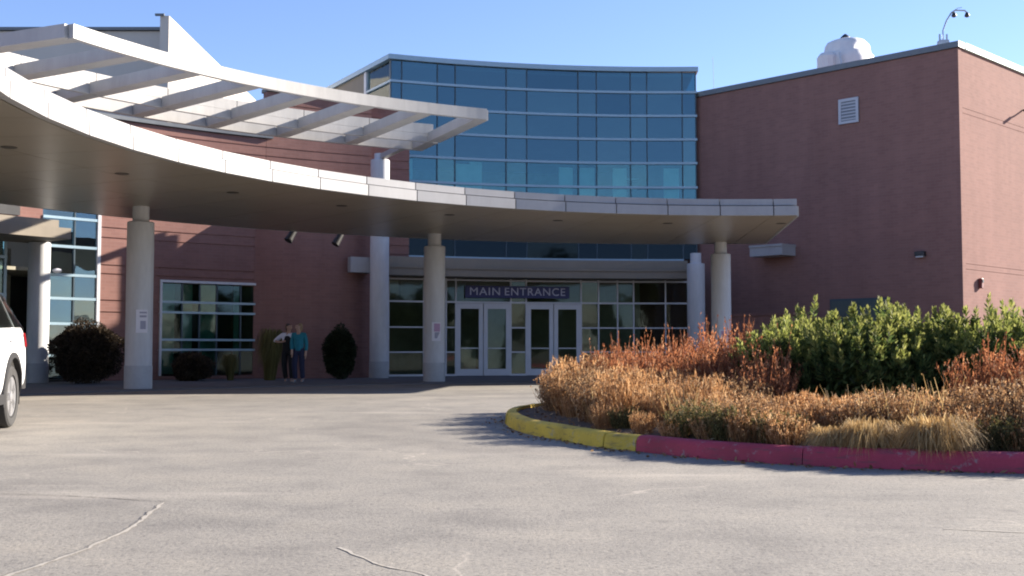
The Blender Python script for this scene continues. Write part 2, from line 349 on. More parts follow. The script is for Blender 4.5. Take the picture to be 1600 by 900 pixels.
# ---------------------------------------------------------------- entrance canopy
canopy = thing('entrance_canopy', 'large curved entrance canopy with pale two-band panel fascia and tan soffit', 'canopy', (CX, CY, 0))
T_END = 83.8
MB().arc(C2, 13.22, 21.15, 4.50, 4.84, T_END + .1, 204, 120).build('roof_slab', 'panel_gap', canopy)
MB().arc(C2, 13.6, 21.0, 4.84, 4.88, T_END + .3, 204, 120).build('roof_sheet', 'galv', canopy)
joints = [T_END, 86.5] + [86.5 + 6.1 * k for k in range(1, 20)]
for t0, t1 in zip(joints[:-1], joints[1:]):
    arc_part('fascia_panel', 13.05, 13.20, 4.47, 4.715, t0 + .06, t1 - .06, 'panel', canopy)
    arc_part('upper_fascia_panel', 13.12, 13.27, 4.742, 4.905, t0 + .06, t1 - .06, 'panel', canopy)
for z0, z1, dt in ((4.47, 4.728, 0), (4.736, 4.905, .3)):           # the end of the canopy
    for R0, R1 in ((13.3, 17.2), (17.21, 21.15)):
        arc_part('end_panel', R0, R1, z0, z1, T_END - .25 + dt, T_END - .02 + dt, 'panel', canopy)
rings = [13.22, 15.2, 17.2, 19.2, 21.15]
for t0, t1 in zip(joints[:-1], joints[1:]):
    for R0, R1 in zip(rings[:-1], rings[1:]):
        arc_part('soffit_panel', R0 + .012, R1 - .006, 4.476, 4.499, t0 + .03, t1 - .03, 'soffit', canopy, 3)
for t0, t1 in zip(joints[:-1], joints[1:]): arc_part('rear_panel', 21.16, 21.2, 4.47, 4.9, t0 + .03, t1 - .03, 'panel', canopy)
for k in range(8):
    p = pol(15.05, 168.5 - 12 * k, 4.466)
    MB().lathe((p.x, p.y, p.z), [(.13, 0), (.14, .004), (.14, .012)], 18).build('soffit_light', 'soffit_lamp', canopy)

# columns
def column(p, label, top=4.1, tall=None, wide=.32):
    r = thing('column', label, 'column', (p[0], p[1], .03), 'round concrete columns of the canopy')
    hi = tall or top
    MB().lathe((p[0], p[1], .03), [(wide, .56), (wide, hi - .05), (wide - .02, hi - .03)], 36).build('shaft', 'column_paint', r, True)
    MB().lathe((p[0], p[1], .03), [(wide + .012, 0), (wide + .012, .545), (wide + .004, .56)], 36).build('base', 'column_base', r, True)
    n1 = 4.476 if not tall else 7.66
    MB().lathe((p[0], p[1], 0), [(.20, hi), (.20, n1)], 28).build('neck', 'column_paint', r, True)
    return r
colB = column((-9.1, 28.12), 'stout round column nearest the camera, left of the brick wing window, with a small sign')
colD = column((-2.34, 34.72), 'round column standing left of the entrance doors, with a small sign')
colF = column((6.81, 37.49), 'round column under the right end of the canopy, with a small sign')
colE = column((6.66, 41.64), 'round column set back against the right end of the entrance glass')
colC = column((-4.5, 39.03), 'tall round column passing up beside the canopy to carry the trellis', tall=7.45)
colA = column((-13.59, 33.03), 'plain column under the side portico behind the white car', top=4.06, wide=.30)
colA['group'] = 'columns of the side portico'
for ch in list(colA.children):
    if ch.name.startswith('neck'): bpy.data.objects.remove(ch)
def col_sign(p, z, label, scheme):
    d = Vector((-p[0], -p[1], 0)).normalized(); x = Vector((-d.y, d.x, 0)); x = x if x.x > 0 else -x
    ang = math.atan2(x.y, x.x); c0 = Vector((p[0], p[1], z)) + d * .335 + x * .06
    r = thing('column_sign', label, 'sign', c0, 'small signs fixed to the canopy columns')
    ww, hh = .27, .56
    MB().box(c0, (ww, .012, hh), ang).build('board', 'sign_white', r)
    f = c0 + d * .009
    if scheme == 0:
        for dz, sx, h_, m_ in ((.12, .16, .05, 'sign_grey'), (-.09, .13, .2, 'sign_grey'), (.21, .17, .04, 'sign_grey')):
            MB().box(f + Vector((0, 0, dz)) + x * .03, (sx, .006, h_), ang).build('print', m_, r)
    else:
        MB().box(f + Vector((0, 0, .12)) + x * .02, (.18, .006, .24), ang).build('print', 'sign_pink', r)
        pts = [f + x * a_ + Vector((0, 0, b_)) + d * k_ for k_ in (0, .004) for a_, b_ in ((-.05, -.02), (.1, -.02), (.02, -.2), (-.05, -.2))]
        MB().add(pts, [(0, 1, 2, 3), (7, 6, 5, 4), (0, 4, 5, 1), (1, 5, 6, 2), (2, 6, 7, 3), (3, 7, 4, 0)]).build('print', 'sign_grey', r)
col_sign((-9.1, 28.12), 1.66, 'white printed sign on the column nearest the white car', 0)
col_sign((-2.34, 34.72), 1.52, 'white and mauve sign on the column left of the doors', 1)
col_sign((6.81, 37.49), 1.35, 'white and pink sign on the column behind the rust shrubs', 1)

# ---------------------------------------------------------------- trellis above the canopy
tre = thing('overhead_trellis', 'pale metal trellis of curved rails and radial beams above the canopy', 'trellis', (CX, CY, 0))
TB = [114.4 + 5.92 * k for k in range(8)]
ZT0, ZT1 = 7.40, 7.70
arc_part('outer_rail', 16.48, 16.62, ZT0, ZT1, TB[0] - .35, TB[-1] + .35, 'trellis_metal', tre, 40)
def hexa(name, P, mat, parent): 
    return MB().add(P, [(3, 2, 1, 0), (4, 5, 6, 7), (0, 1, 5, 4), (1, 2, 6, 5), (2, 3, 7, 6), (3, 0, 4, 7)]).build(name, mat, parent)
for t in TB:
    for R0, R1, z0, z1, wd in ((16.63, 20.43, ZT0 + .005, ZT1 - .005, .20), (20.59, 21.88, ZT0 + .01, ZT1 - .01, .20)):
        rad = Vector((math.cos(R_(t)), math.sin(R_(t)), 0)); tan = Vector((-rad.y, rad.x, 0)) * wd
        a0 = pol(R0, t); a1 = pol(R1, t)
        P = [q + s * tan + Vector((0, 0, z)) for z in (z0, z1) for q, s in ((a0, -1), (a1, -1), (a1, 1), (a0, 1))]
        hexa('beam', P, 'trellis_metal', tre)
for t0, t1 in zip(TB[:-1], TB[1:]):
    arc_part('inner_band', 20.44, 20.56, ZT0, 7.655, t0 + .03, t1 - .03, 'trellis_metal', tre, 6)
    arc_part('inner_upper_band', 20.46, 20.58, 7.665, 7.97, t0 + .03, t1 - .03, 'trellis_metal', tre, 6)
arc_part('support_arm', 22.06, 24.6, 7.47, 7.64, 115.05, 115.5, 'trellis_metal', tre, 1)
arc_part('rear_rail', 21.9, 22.05, ZT0, ZT1 + .1, TB[0] - .5, TB[-1] + .4, 'trellis_metal', tre, 40)

# ---------------------------------------------------------------- glass tower over the entrance
tow = thing('glass_tower', 'curved blue glass curtain wall block above the main entrance', 'building', (CX, CY, 0))
TV = [111.78, 110.92, 108.09, 106.67, 102.58, 100.93, 96.80, 95.32, 92.60, 91.28, 88.46, 87.4]
TZ = [4.55, 5.49, 6.45, 7.42, 8.39, 9.34, 10.29, 11.24, 12.06]
for t1, t0 in zip(TV[:-1], TV[1:]):
    for z0, z1 in zip(TZ[:-1], TZ[1:]):
        o = arc_part('pane', 28.70, 28.72, z0 + .012, z1 - .012, t0 + .02, t1 - .02, 'tower_glass' if z0 > 8.3 else 'vision_glass' if z0 > 5 else 'dark_glass', tow, 1)
for t in TV: arc_part('vertical_mullion', 28.67, 28.82, 4.3, 12.06, t - .045, t + .045, 'dark_mullion', tow)
for z in TZ[1:-1]: arc_part('horizontal_mullion', 28.62, 28.76, z - .045, z + .045, 87.3, 111.85, 'mullion', tow, 30)
arc_part('coping', 28.55, 29.2, 12.065, 12.25, 87.2, 112.0, 'mullion', tow, 30)
MB().arc(C2, 29.3, 38, 12.0, 12.15, 87.5, 111.5, 30).build('roof', 'galv', tow)
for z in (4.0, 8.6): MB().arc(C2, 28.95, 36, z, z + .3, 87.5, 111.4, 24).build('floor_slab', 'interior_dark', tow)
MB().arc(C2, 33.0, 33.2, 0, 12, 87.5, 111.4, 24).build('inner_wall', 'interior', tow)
for t, wd in ((106.0, 1.2), (93.4, 1.1), (96.0, 1.2), (97.7, 1.1), (89.3, 1.2), (104.9, 1.0), (110.3, .8)):
    arc_part('curtain', 28.95, 29.0, 4.6, 8.33 - .1 * (wd > 1), t - wd / 2, t + wd / 2, 'curtain', tow, 6)
for t, z in ((92.0, 8.0), (92.1, 7.6)): arc_part('ceiling_lamp', 30.5, 30.8, z, z + .05, t - .5, t + .5, 'sign_white', tow)
# side return of the tower: corner (-4.63, 43.47) back to (-6.65, 46.9)
p0 = pol(28.7, 111.80); p1 = Vector((-6.65, 46.9, 0)); sd = (p1 - p0).normalized(); sang = math.atan2(sd.y, sd.x); SL = (p1 - p0).length
nrm = Vector((-sd.y, sd.x, 0)); nrm = nrm if nrm.x < 0 else -nrm
def side(name, s0, s1, z0, z1, out, th, mat):
    c = p0 + sd * (s0 + s1) / 2 + nrm * (out - th / 2); c.z = (z0 + z1) / 2
    return MB().box(c, (s1 - s0, th, z1 - z0), sang).build(name, mat, tow)
side('side_panel', 2.55, SL + 6, 3, 12.06, 0, .2, 'tan_panel')
for z0, z1 in zip(TZ[:-1], TZ[1:]): side('side_pane', .05, 2.3, z0 + .03, z1 - .03, -.06, .02, 'wing_glass')
side('side_backing', .05, 2.5, 3, 12.0, -.4, .1, 'tan_panel')
side('side_mullion', 2.3, 2.5, 3, 12.06, .03, .2, 'white_frame')
for z in TZ[1:-1]: side('side_mullion', .0, 2.3, z - .04, z + .04, .02, .12, 'mullion')
side('side_coping', -.05, SL + 6, 12.065, 12.25, .12, .8, 'mullion')

# ---------------------------------------------------------------- entrance storefront
ent = thing('entrance_storefront', 'glazed ground floor entrance front with tan header band under the canopy', 'shopfront', (CX, CY, 0))
SR = 26.6
MB().arc(C2, 25.5, 28.6, 3.60, 3.93, 88.9, 117.3, 40).build('header_band', 'tan_panel', ent)
MB().arc(C2, 25.75, 28.6, 3.935, 4.28, 88.9, 116.9, 40).build('upper_header_band', 'tan_panel', ent)
arc_part('header_trim', 25.46, 25.5, 3.86, 3.92, 88.9, 117.35, 'tan_panel', ent, 40)
arc_part('header_end', 24.75, 25.49, 3.6, 4.12, 115.6, 117.6, 'panel', ent, 4)
arc_part('clerestory_rail', 26.9, 27.0, 4.36, 4.43, 88.9, 113.5, 'mullion', ent, 40)
SV = [113.13, 110.28, 108.48, 107.69, 103.19, 101.93, 97.41, 95.98, 94.42, 93.10, 90.5, 88.69]
SZ = [.04, .90, 1.80, 2.73, 3.54]
for t1, t0 in zip(SV[:-1], SV[1:]):
    door = (t1, t0) in ((107.69, 103.19), (101.93, 97.41))
    for z0, z1 in zip(SZ[:-1], SZ[1:]):
        if door and z0 < 2.7: continue
        arc_part('pane', SR, SR + .02, z0 + .03, z1 - .03, t0 + .05, t1 - .05, 'store_glass', ent, 1)
for t in SV: arc_part('vertical_mullion', SR - .04, SR + .07, .03, 3.60, t - .055, t + .055, 'white_frame', ent)
for z in SZ[1:3]:
    for t0, t1 in ((107.75, 113.13), (101.99, 103.13), (88.69, 97.35)):
        arc_part('horizontal_mullion', SR - .03, SR + .06, z - .025, z + .025, t0, t1, 'white_frame', ent, 12)
for z in (2.73, 3.54): arc_part('horizontal_mullion', SR - .045, SR + .075, z - .03, z + .03, 88.69, 113.13, 'white_frame', ent, 40)
for z in (.06,): 
    for t0, t1 in ((107.75, 113.13), (101.99, 103.13), (88.69, 97.35)):
        arc_part('sill', SR - .05, SR + .08, .03, .10, t0, t1, 'white_frame', ent, 10)
for ta, tb in ((107.63, 103.25), (101.87, 97.47)):
    tm = (ta + tb) / 2
    for i, (t1, t0) in enumerate(((ta, tm + .03), (tm - .03, tb))):
        d = arc_part('door', SR - .03, SR + .03, .04, .28, t0, t1, 'white_frame', ent)           # bottom rail carries the leaf
        for nm, a0, a1, z0, z1 in (('stile', t0, t0 + .33, .282, 2.49), ('stile', t1 - .33, t1, .282, 2.49), ('top_rail', t0, t1, 2.492, 2.69)):
            o = arc_part(nm, SR - .03, SR + .03, z0, z1, a0, a1, 'white_frame', ent); 
            loc, rot = o.location.copy(), o.rotation_euler.copy(); o.parent = d; o.matrix_parent_inverse = Matrix.Identity(4); o.location = (0, 0, 0); o.rotation_euler = (0, 0, rot.z - d.rotation_euler.z)
        o = arc_part('door_glass', SR, SR + .015, .285, 2.488, t0 + .335, t1 - .335, 'store_glass', ent)
        rot = o.rotation_euler.z; o.parent = d; o.matrix_parent_inverse = Matrix.Identity(4); o.location = (0, 0, 0); o.rotation_euler = (0, 0, rot - d.rotation_euler.z)
        o = arc_part('push_bar', SR - .075, SR - .045, 1.02, 1.06, t0 + .33, t1 - .33, 'galv', ent)
        rot = o.rotation_euler.z; o.parent = d; o.matrix_parent_inverse = Matrix.Identity(4); o.location = (0, 0, 0); o.rotation_euler = (0, 0, rot - d.rotation_euler.z)
MB().arc(C2, 31.0, 31.2, 0, 4, 88, 114, 20).build('lobby_wall', 'interior', ent)
MB().arc(C2, 26.7, 31.0, .031, .036, 88, 114, 20).build('lobby_floor', 'tan_panel', ent)
for t, m_, wd, h in ((105.2, 'curtain', .9, 1.1), (99.8, 'tan_panel', 1.6, 1.0), (91, 'tan_panel', 1.8, 1.2), (112, 'dark_brown', .8, 1.3)):
    MB().arc(C2, 29.2, 29.8, .04, h, t - wd / 2, t + wd / 2, 4).build('lobby_desk', m_, ent)
# the sign above the doors
sg = thing('entrance_sign', 'dark blue sign reading MAIN ENTRANCE above the double doors', 'sign', pol(26.4, 102.7, 2.9))
tc = 102.7; sp = pol(26.42, tc, 3.115); tx = Vector((math.sin(R_(tc)), -math.cos(R_(tc)), 0)); sa = math.atan2(tx.y, tx.x); tn = Vector((-math.cos(R_(tc)), -math.sin(R_(tc)), 0))
MB().box(sp, (3.95, .05, .44), sa).build('sign_board', 'sign_blue', sg)
def text_mesh(txt, size, mat, extr=.006, bold=.0):
    cu = bpy.data.curves.new('lettering', 'FONT'); cu.body = txt; cu.size = size; cu.extrude = extr; cu.align_x = 'CENTER'; cu.align_y = 'CENTER'; cu.offset = bold; cu.space_character = 1.12
    ob = bpy.data.objects.new('lettering_tmp', cu); COL.objects.link(ob)
    dg = bpy.context.evaluated_depsgraph_get(); me = bpy.data.meshes.new_from_object(ob.evaluated_get(dg)); bpy.data.objects.remove(ob)
    me.materials.clear(); me.materials.append(M[mat]); return me
rot = Matrix((tx, Vector((0, 0, 1)), tx.cross(Vector((0, 0, 1))))).transposed()
for word, wid, off in (('MAIN', 1.12, -1.24), ('ENTRANCE', 2.3, .65)):
    me = text_mesh(word, .40, 'letter_white', .008, 0)
    xs = [v.co.x for v in me.vertices]; sx = wid / (max(xs) - min(xs))
    lt = bpy.data.objects.new('lettering', me); link(lt, sg)
    lt.matrix_basis = Matrix.Translation(sp + tn * .034 + tx * off) @ rot.to_4x4() @ Matrix.Diagonal((sx, 1, 1, 1))

# ---------------------------------------------------------------- brick wing on the left
wing = thing('brick_wing', 'long red brick wing with grooved bands, behind the canopy on the left', 'building', (CX, CY, 0))
GZ = [.03, .97, 2.13, 2.49, 3.30, 3.57, 4.41, 4.72, 5.9, 6.3, 7.5, 7.8, 9.0, 9.3, 9.72]
def band_run(R, t0, t1, z0, z1, ctr=None, n=24, name='brick_band', mat='brick_red', th=.3):
    zs = [z0] + [z for z in GZ if z0 + .02 < z < z1 - .02] + [z1]
    for a_, b_ in zip(zs[:-1], zs[1:]):
        MB().arc(ctr or C2, R, R + th, a_ + .018, b_ - .018, t0, t1, n).build(name, mat, wing)
    MB().arc(ctr or C2, R + .035, R + th + .04, z0 + .001, z1 - .02, t0 + .02, t1 - .02, n).build('wall_core', 'brick_red', wing)
band_run(26.0, 131.3, 135.55, .03, 8.1)
band_run(26.0, 123.4, 131.3, 3.2, 8.1)
band_run(26.0, 123.4, 131.3, .03, .16, n=16)
band_run(26.0, 139.6, 200, 4.62, 8.1, n=60)
bayc = pol(28.17, 119.15)
band_run(2.87, 119.15 + 180 - 62, 119.15 + 180 + 62, .03, 5.9, ctr=(bayc.x, bayc.y), n=36)
band_run(26.6, 111.5, 118, 3.9, 9.72, n=10)
band_run(26.0, 115.0, 123.38, 5.9, 9.72, n=12)
arc_part('wing_coping', 25.9, 26.6, 8.102, 8.22, 122.9, 200, 'coping', wing, 60)
arc_part('wing_coping', 26.5, 27.0, 9.722, 9.85, 111.5, 118, 'coping', wing, 8)
MB().lathe((bayc.x, bayc.y, 5.9), [(2.95, .0), (2.95, .08), (2.8, .1)], 48).build('bay_cap', 'brick_red', wing)
arc_part('wing_coping', 25.92, 26.5, 9.722, 9.85, 115, 123.38, 'coping', wing, 10)
MB().arc(C2, 26.5, 44, 7.85, 8.0, 121.5, 200, 40).build('wing_roof', 'galv', wing)
MB().arc(C2, 27.2, 40, 9.5, 9.65, 112, 121.4, 10).build('bay_roof', 'galv', wing)
MB().arc(C2, 27.2, 40, 7.85, 9.5, 121.3, 121.5, 2).build('return_wall', 'brick_red', wing)
arc_part('high_louvre', 25.93, 25.99, 4.85, 5.2, 141.2, 150, 'black_metal', wing, 10)
# the wing window
wt0, wt1 = 123.55, 131.27
win = arc_part('window', 25.96, 26.1, 3.12, 3.2, wt0, wt1, 'white_frame', wing, 12)
def wpart(nm, *a_):
    o = arc_part(nm, *a_); r_ = o.rotation_euler.z; o.parent = win; o.matrix_parent_inverse = Matrix.Identity(4); o.location = (0, 0, 0); o.rotation_euler = (0, 0, r_ - win.rotation_euler.z); return o
for t in (wt0, wt1 - .16): wpart('frame', 25.96, 26.1, .16, 3.119, t, t + .16, 'white_frame', wing, 1)
for z in (.98, 1.30, 2.17, 2.50): wpart('glazing_bar', 25.97, 26.1, z - .035, z + .035, wt0 + .17, wt1 - .17, 'mullion', wing, 12)
zz = [.16, .98, 1.30, 2.17, 2.50, 3.12]; tt = [wt0 + .17, 125.2, 127.0, 128.3, 129.6, wt1 - .17]
for z0, z1 in zip(zz[:-1], zz[1:]):
    for a_, b_ in zip(tt[:-1], tt[1:]): wpart('pane', 26.03, 26.045, z0 + .036, z1 - .036, a_ + .015, b_ - .015, 'wing_glass', wing, 1)
for t in tt[1:-1]: wpart('upright', 26.0, 26.1, .16, 3.12, t - .05, t + .05, 'dark_mullion', wing, 1)
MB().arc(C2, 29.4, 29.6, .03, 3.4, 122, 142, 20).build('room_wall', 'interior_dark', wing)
MB().arc(C2, 26.35, 29.4, 3.3, 3.4, 122, 142, 20).build('room_ceiling', 'interior', wing)
for a_, b_ in ((129.7, 131.0), (128.4, 129.2), (126.5, 127.9), (124.3, 125.3)): MB().arc(C2, 26.5, 26.53, .2, 3.1, a_, b_, 4).build('room_curtain', 'green_curtain', wing)
# tall glazing at the left of the wing
gl = arc_part('tall_window', 26.0, 26.12, 8.0, 8.1, 135.6, 139.6, 'mullion', wing, 6)
def gpart(nm, *a_):
    o = arc_part(nm, *a_); r_ = o.rotation_euler.z; o.parent = gl; o.matrix_parent_inverse = Matrix.Identity(4); o.location = (0, 0, 0); o.rotation_euler = (0, 0, r_ - gl.rotation_euler.z); return o
gpart('frame', 25.95, 26.12, .03, 8.0, 135.6, 135.82, 'white_frame', wing, 1)
gpart('upright', 25.98, 26.1, .03, 8.0, 137.35, 137.45, 'dark_mullion', wing, 1)
gz = [.1, .8, 1.75, 2.5, 3.2, 4.05, 4.9, 6.0, 7.0, 8.0]
for z in gz[1:-1]: gpart('glazing_bar', 25.96, 26.1, z - .04, z + .04, 135.83, 139.6, 'mullion', wing, 6)
for z0, z1 in zip(gz[:-1], gz[1:]):
    for a_, b_ in ((135.83, 137.34), (137.46, 139.58)): gpart('pane', 26.03, 26.045, z0 + .045, z1 - .045, a_ + .01, b_ - .01, 'tall_glass', wing, 1)
# side portico at the far left
por = thing('side_portico', 'low tan portico roof with stepped edge behind the white car', 'portico', pol(25, 145))
MB().arc(C2, 23.9, 25.98, 4.07, 4.37, 140.2, 172, 30).build('roof_slab', 'tan_panel', por)
MB().arc(C2, 24.15, 25.98, 4.375, 4.60, 140.75, 172, 30).build('upper_slab', 'tan_panel', por)
for z in (.98, 2.55, 3.62): arc_part('glazing_bar', 25.9, 26.0, z - .04, z + .04, 142, 165, 'mullion', por, 20)
for t in (142, 146, 150, 154, 158, 162): arc_part('mullion', 25.92, 26.02, .03, 4.06, t, t + .18, 'mullion', por)
for k in range(5):
    for z0, z1 in ((.04, .94), (1.02, 2.51), (2.59, 3.58), (3.66, 4.06)): arc_part('pane', 25.96, 25.98, z0, z1, 142.2 + 4 * k, 145.98 + 4 * k, 'wing_glass', por)
for t in (143.2, 145.4, 149): MB().arc(C2, 26.3, 26.34, .1, 4.0, t, t + .9, 3).build('curtain', 'green_curtain', por)
MB().arc(C2, 28.5, 28.7, .03, 4.1, 139, 172, 20).build('inner_wall', 'interior', por)
lamp = pol(25.82, 138.75, 3.3)
lt_ = thing('glazing_spot', 'small white oval added for a bright light spot at the tall glazing', 'bright spot', lamp)  # bright spot of light in the glazing, built as an added white oval
MB().lathe((lamp.x, lamp.y, 3.3), [(.03, -.07), (.10, -.05), (.14, 0), (.10, .05), (.03, .07)], 18).build('spot_oval', 'sign_white', lt_, True)
q_ = pol(25.99, 138.75, 3.3); MB().tube([lamp, q_], .02, 8).build('bracket', 'galv', lt_)  # only holds the added oval in place

# ---------------------------------------------------------------- white upper block behind the wing
wb = thing('white_block', 'tall pale stucco block rising behind the trellis at upper left', 'building', (-14, 46, 0))
MB().box((-13.55, 54.8, 7.0), (.35, 21, 14.0)).build('side_wall', 'stucco', wb)
MB().box((-33.8, 52, 6.86), (40.1, 13, 13.72)).build('main_block', 'stucco', wb)
MB().box((-33.9, 52, 13.80), (40.2, 13.3, .12)).build('roof_edge', 'coping', wb)
MB().box((-13.72, 44.24, 14.02), (.36, .1, .08)).build('corner_cap', 'coping', wb)

# ---------------------------------------------------------------- brick building on the right
bb = thing('brick_building', 'tall plain brick block on the right, one face in shade and one sunlit', 'building', (14.9, 38, 0))
K = Vector((14.9, 38, 0)); u1 = Vector((-.699, .715, 0)).normalized(); u2 = Vector((.715, .699, 0)).normalized()
ZB = 11.28
def face(name, u, n_in, s0, s1, z0, z1, out, th, mat):
    c = K + u * (s0 + s1) / 2 + n_in * (th / 2 - out); c.z = (z0 + z1) / 2
    return MB().box(c, (s1 - s0, th, z1 - z0), math.atan2(u.y, u.x)).build(name, mat, bb)
face('brick_band', u1, u2, 0, 24, .01, ZB - .21, .0, .25, 'brick_red')
LG = [0, 3.66, 3.84, 8.9, 9.08, ZB - .2]
for z0, z1 in zip(LG[:-1], LG[1:]):
    face('brick_band', u2, u1, .252, 34, z0 + .007, z1 - .007, .0, .25, 'brick_red')
c = K + u1 * 12.0 + u2 * 17; MB().box((c.x, c.y, ZB / 2 - .15), (23.94, 33.9, ZB - .3), math.atan2(u1.y, u1.x)).build('core', 'brick_red', bb)
face('coping', u1, u2, -.06, 24, ZB - .2, ZB, .08, .5, 'coping')  # shaded face takes the dark copy of the coping
face('coping', u2, u1, .45, 34, ZB - .2, ZB + .01, .08, .5, 'coping_sunlit')  # sunlit face takes the paler copy, sunlight put into its colour
vt = face('vent', u1, u2, 3.64, 4.42, 9.08, 9.98, .04, .05, 'louvre_dark')
def vpart(nm, *a_):
    o = face(nm, *a_); o.parent = vt; o.matrix_parent_inverse = Matrix.Identity(4); return o
for s0, s1, z0, z1 in ((3.64, 3.74, 9.08, 9.98), (4.32, 4.42, 9.08, 9.98), (3.741, 4.319, 9.08, 9.17), (3.741, 4.319, 9.88, 9.98)): vpart('frame', u1, u2, s0, s1, z0, z1, .07, .06, 'vent_white')
for k in range(6): vpart('slat', u1, u2, 3.745, 4.315, 9.21 + k * .115, 9.255 + k * .115, .06, .04, 'vent_white')
dc = face('door_canopy', u1, u2, 6.3, 7.7, 4.45, 4.78, .9, .9, 'panel'); face('door_canopy_trim', u1, u2, 6.28, 7.7, 4.78, 4.86, .95, .95, 'panel')
sw = face('window_frame', u1, u2, 2.55, 4.9, .8, 2.8, .03, .1, 'dark_mullion')
face('window_pane', u1, u2, 2.62, 4.83, .87, 2.73, .035, .02, 'pane_teal')
# things on the walls and the roof
def wall_light(u, n_in, s, z, label):
    c = K + u * s - n_in * .1; c.z = z; r = thing('wall_light', label, 'light', c); ang = math.atan2(u.y, u.x)
    MB().box(c, (.34, .2, .16), ang).build('housing', 'black_metal', r, bevel=.02)
    c3 = c - n_in * .02 - Vector((0, 0, .1)); MB().box(c3, (.26, .12, .04), ang).build('lens', 'galv', r)
wall_light(u1, u2, 1.41, 4.23, 'dark box light on the shaded brick wall above the hedge')
c = K + u2 * 1.24 - u1 * .07; c.z = 3.22; al = thing('fire_alarm', 'small dark red alarm box on the sunlit brick wall', 'alarm', c)
MB().box(c, (.16, .12, .34), math.atan2(u2.y, u2.x)).build('box', 'alarm_red', al, bevel=.015); c3 = c - u1 * .07; c3.z = 3.3; MB().box(c3, (.1, .02, .1), math.atan2(u2.y, u2.x)).build('lens', 'black_metal', al)
c = K + u2 * 5.25 - u1 * .02; c.z = 9.72; fl = thing('bracket_light', 'dark bracket lamp at the right edge of the sunlit wall', 'light', c)
c4 = c - u1 * .35; MB().tube([c, c - u1 * .2 - u2 * .15 + Vector((0, 0, -.05)), c4 - u2 * .4 + Vector((0, 0, -.1))], .035, 8).build('arm', 'black_metal', fl); MB().box(c4 - u2 * .45 + Vector((0, 0, -.14)), (.26, .14, .08), math.atan2(u1.y, u1.x)).build('head', 'black_metal', fl, bevel=.02)
# wrapped rooftop unit
def lumpy(c, prof, n, seed, amp):
    r = random.Random(seed); V = []; 
    for ring, (rad, z) in enumerate(prof):
        for k in range(n):
            t = 2 * math.pi * k / n; sq = 1 / max(abs(math.cos(t)), abs(math.sin(t))) * .35 + .65
            rr = rad * sq * (1 + r.uniform(-amp, amp)); V.append((c[0] + rr * math.cos(t + .7), c[1] + rr * math.sin(t + .7), c[2] + z + r.uniform(-amp, amp) * .3))
    F = [(i * n + k, i * n + (k + 1) % n, (i + 1) * n + (k + 1) % n, (i + 1) * n + k) for i in range(len(prof) - 1) for k in range(n)]
    F += [tuple((len(prof) - 1) * n + k for k in range(n))]
    return MB().add(V, F)
ru = thing('rooftop_unit', 'white wrapped ventilation unit on the brick block roof', 'roof unit', (13.85, 47, 11.2))
lumpy((13.85, 47, 11.1), [(1.0, 0), (1.02, .9), (1.0, 1.75), (.93, 1.98), (.84, 2.10), (.82, 2.42), (.70, 2.58), (.42, 2.68), (.1, 2.72)], 22, 3, .03).build('wrap', 'wrap_white', ru, True)
lumpy((12.95, 46.6, 11.1), [(.42, 0), (.43, 1.2), (.42, 1.85), (.3, 2.0)], 12, 5, .04).build('side_wrap', 'wrap_white', ru)
MB().lathe((13.75, 46.9, 13.75), [(.22, 0), (.2, .1), (.1, .2), (.03, .25)], 14).build('cap', 'black_metal', ru)
MB().tube([(13.32, 45.95, 11.2), (13.30, 45.95, 12.5), (13.25, 46.0, 13.0)], .045, 8).build('strap', 'galv', ru)
# roof mast with two lamp heads
ms = thing('roof_mast', 'thin bent roof mast with two lamp heads above the brick corner', 'mast', (15.15, 40.0, 11.2))
MB().box((15.17, 40, 11.55), (.34, .3, .6)).build('plinth', 'galv', ms, bevel=.02)
MB().box((15.05, 40, 11.95), (.05, .05, .25)).build('lug', 'galv', ms); MB().box((15.30, 40, 11.95), (.05, .05, .25)).build('lug', 'galv', ms)
MB().tube([(15.17, 40, 11.8), (15.17, 40, 12.2), (15.30, 40, 12.55), (15.48, 40, 12.84), (15.62, 40, 12.93), (15.95, 40, 12.92), (16.02, 40, 12.85)], .028, 8).build('pole', 'galv', ms, True)
MB().tube([(15.5, 40, 12.86), (15.7, 40, 13.0), (15.85, 40, 13.03)], .012, 6).build('whip', 'galv', ms)
for x in (15.57, 16.03): MB().lathe((x, 40, 12.72), [(.03, .14), (.06, .1), (.09, .02), (.09, 0), (.05, -.04)], 14).build('lamp_head', 'black_metal', ms, True)
an = thing('roof_antenna', 'thin whip antenna above the roof beside the glass block', 'antenna', (8.4, 47, 11.2))
MB().tube([(8.45, 47.5, 11.2), (8.42, 47.5, 11.75)], .02, 6).build('base', 'galv', an); MB().tube([(8.42, 47.5, 11.75), (8.38, 47.5, 13.2)], .009, 6).build('whip', 'galv', an)
# low brick screen wall in front of the shaded face
lw = thing('screen_wall', 'low brick screen wall behind the green hedge', 'wall', (9, 41, 0))
c = K + u1 * 6.7 - u2 * 2.2; MB().box((c.x, c.y, 1.1), (3.4, .3, 2.2), math.atan2(u1.y, u1.x)).build('wall', 'brick_red', lw); MB().box((c.x, c.y, 2.24), (3.5, .4, .08), math.atan2(u1.y, u1.x)).build('cap', 'brick_red', lw)
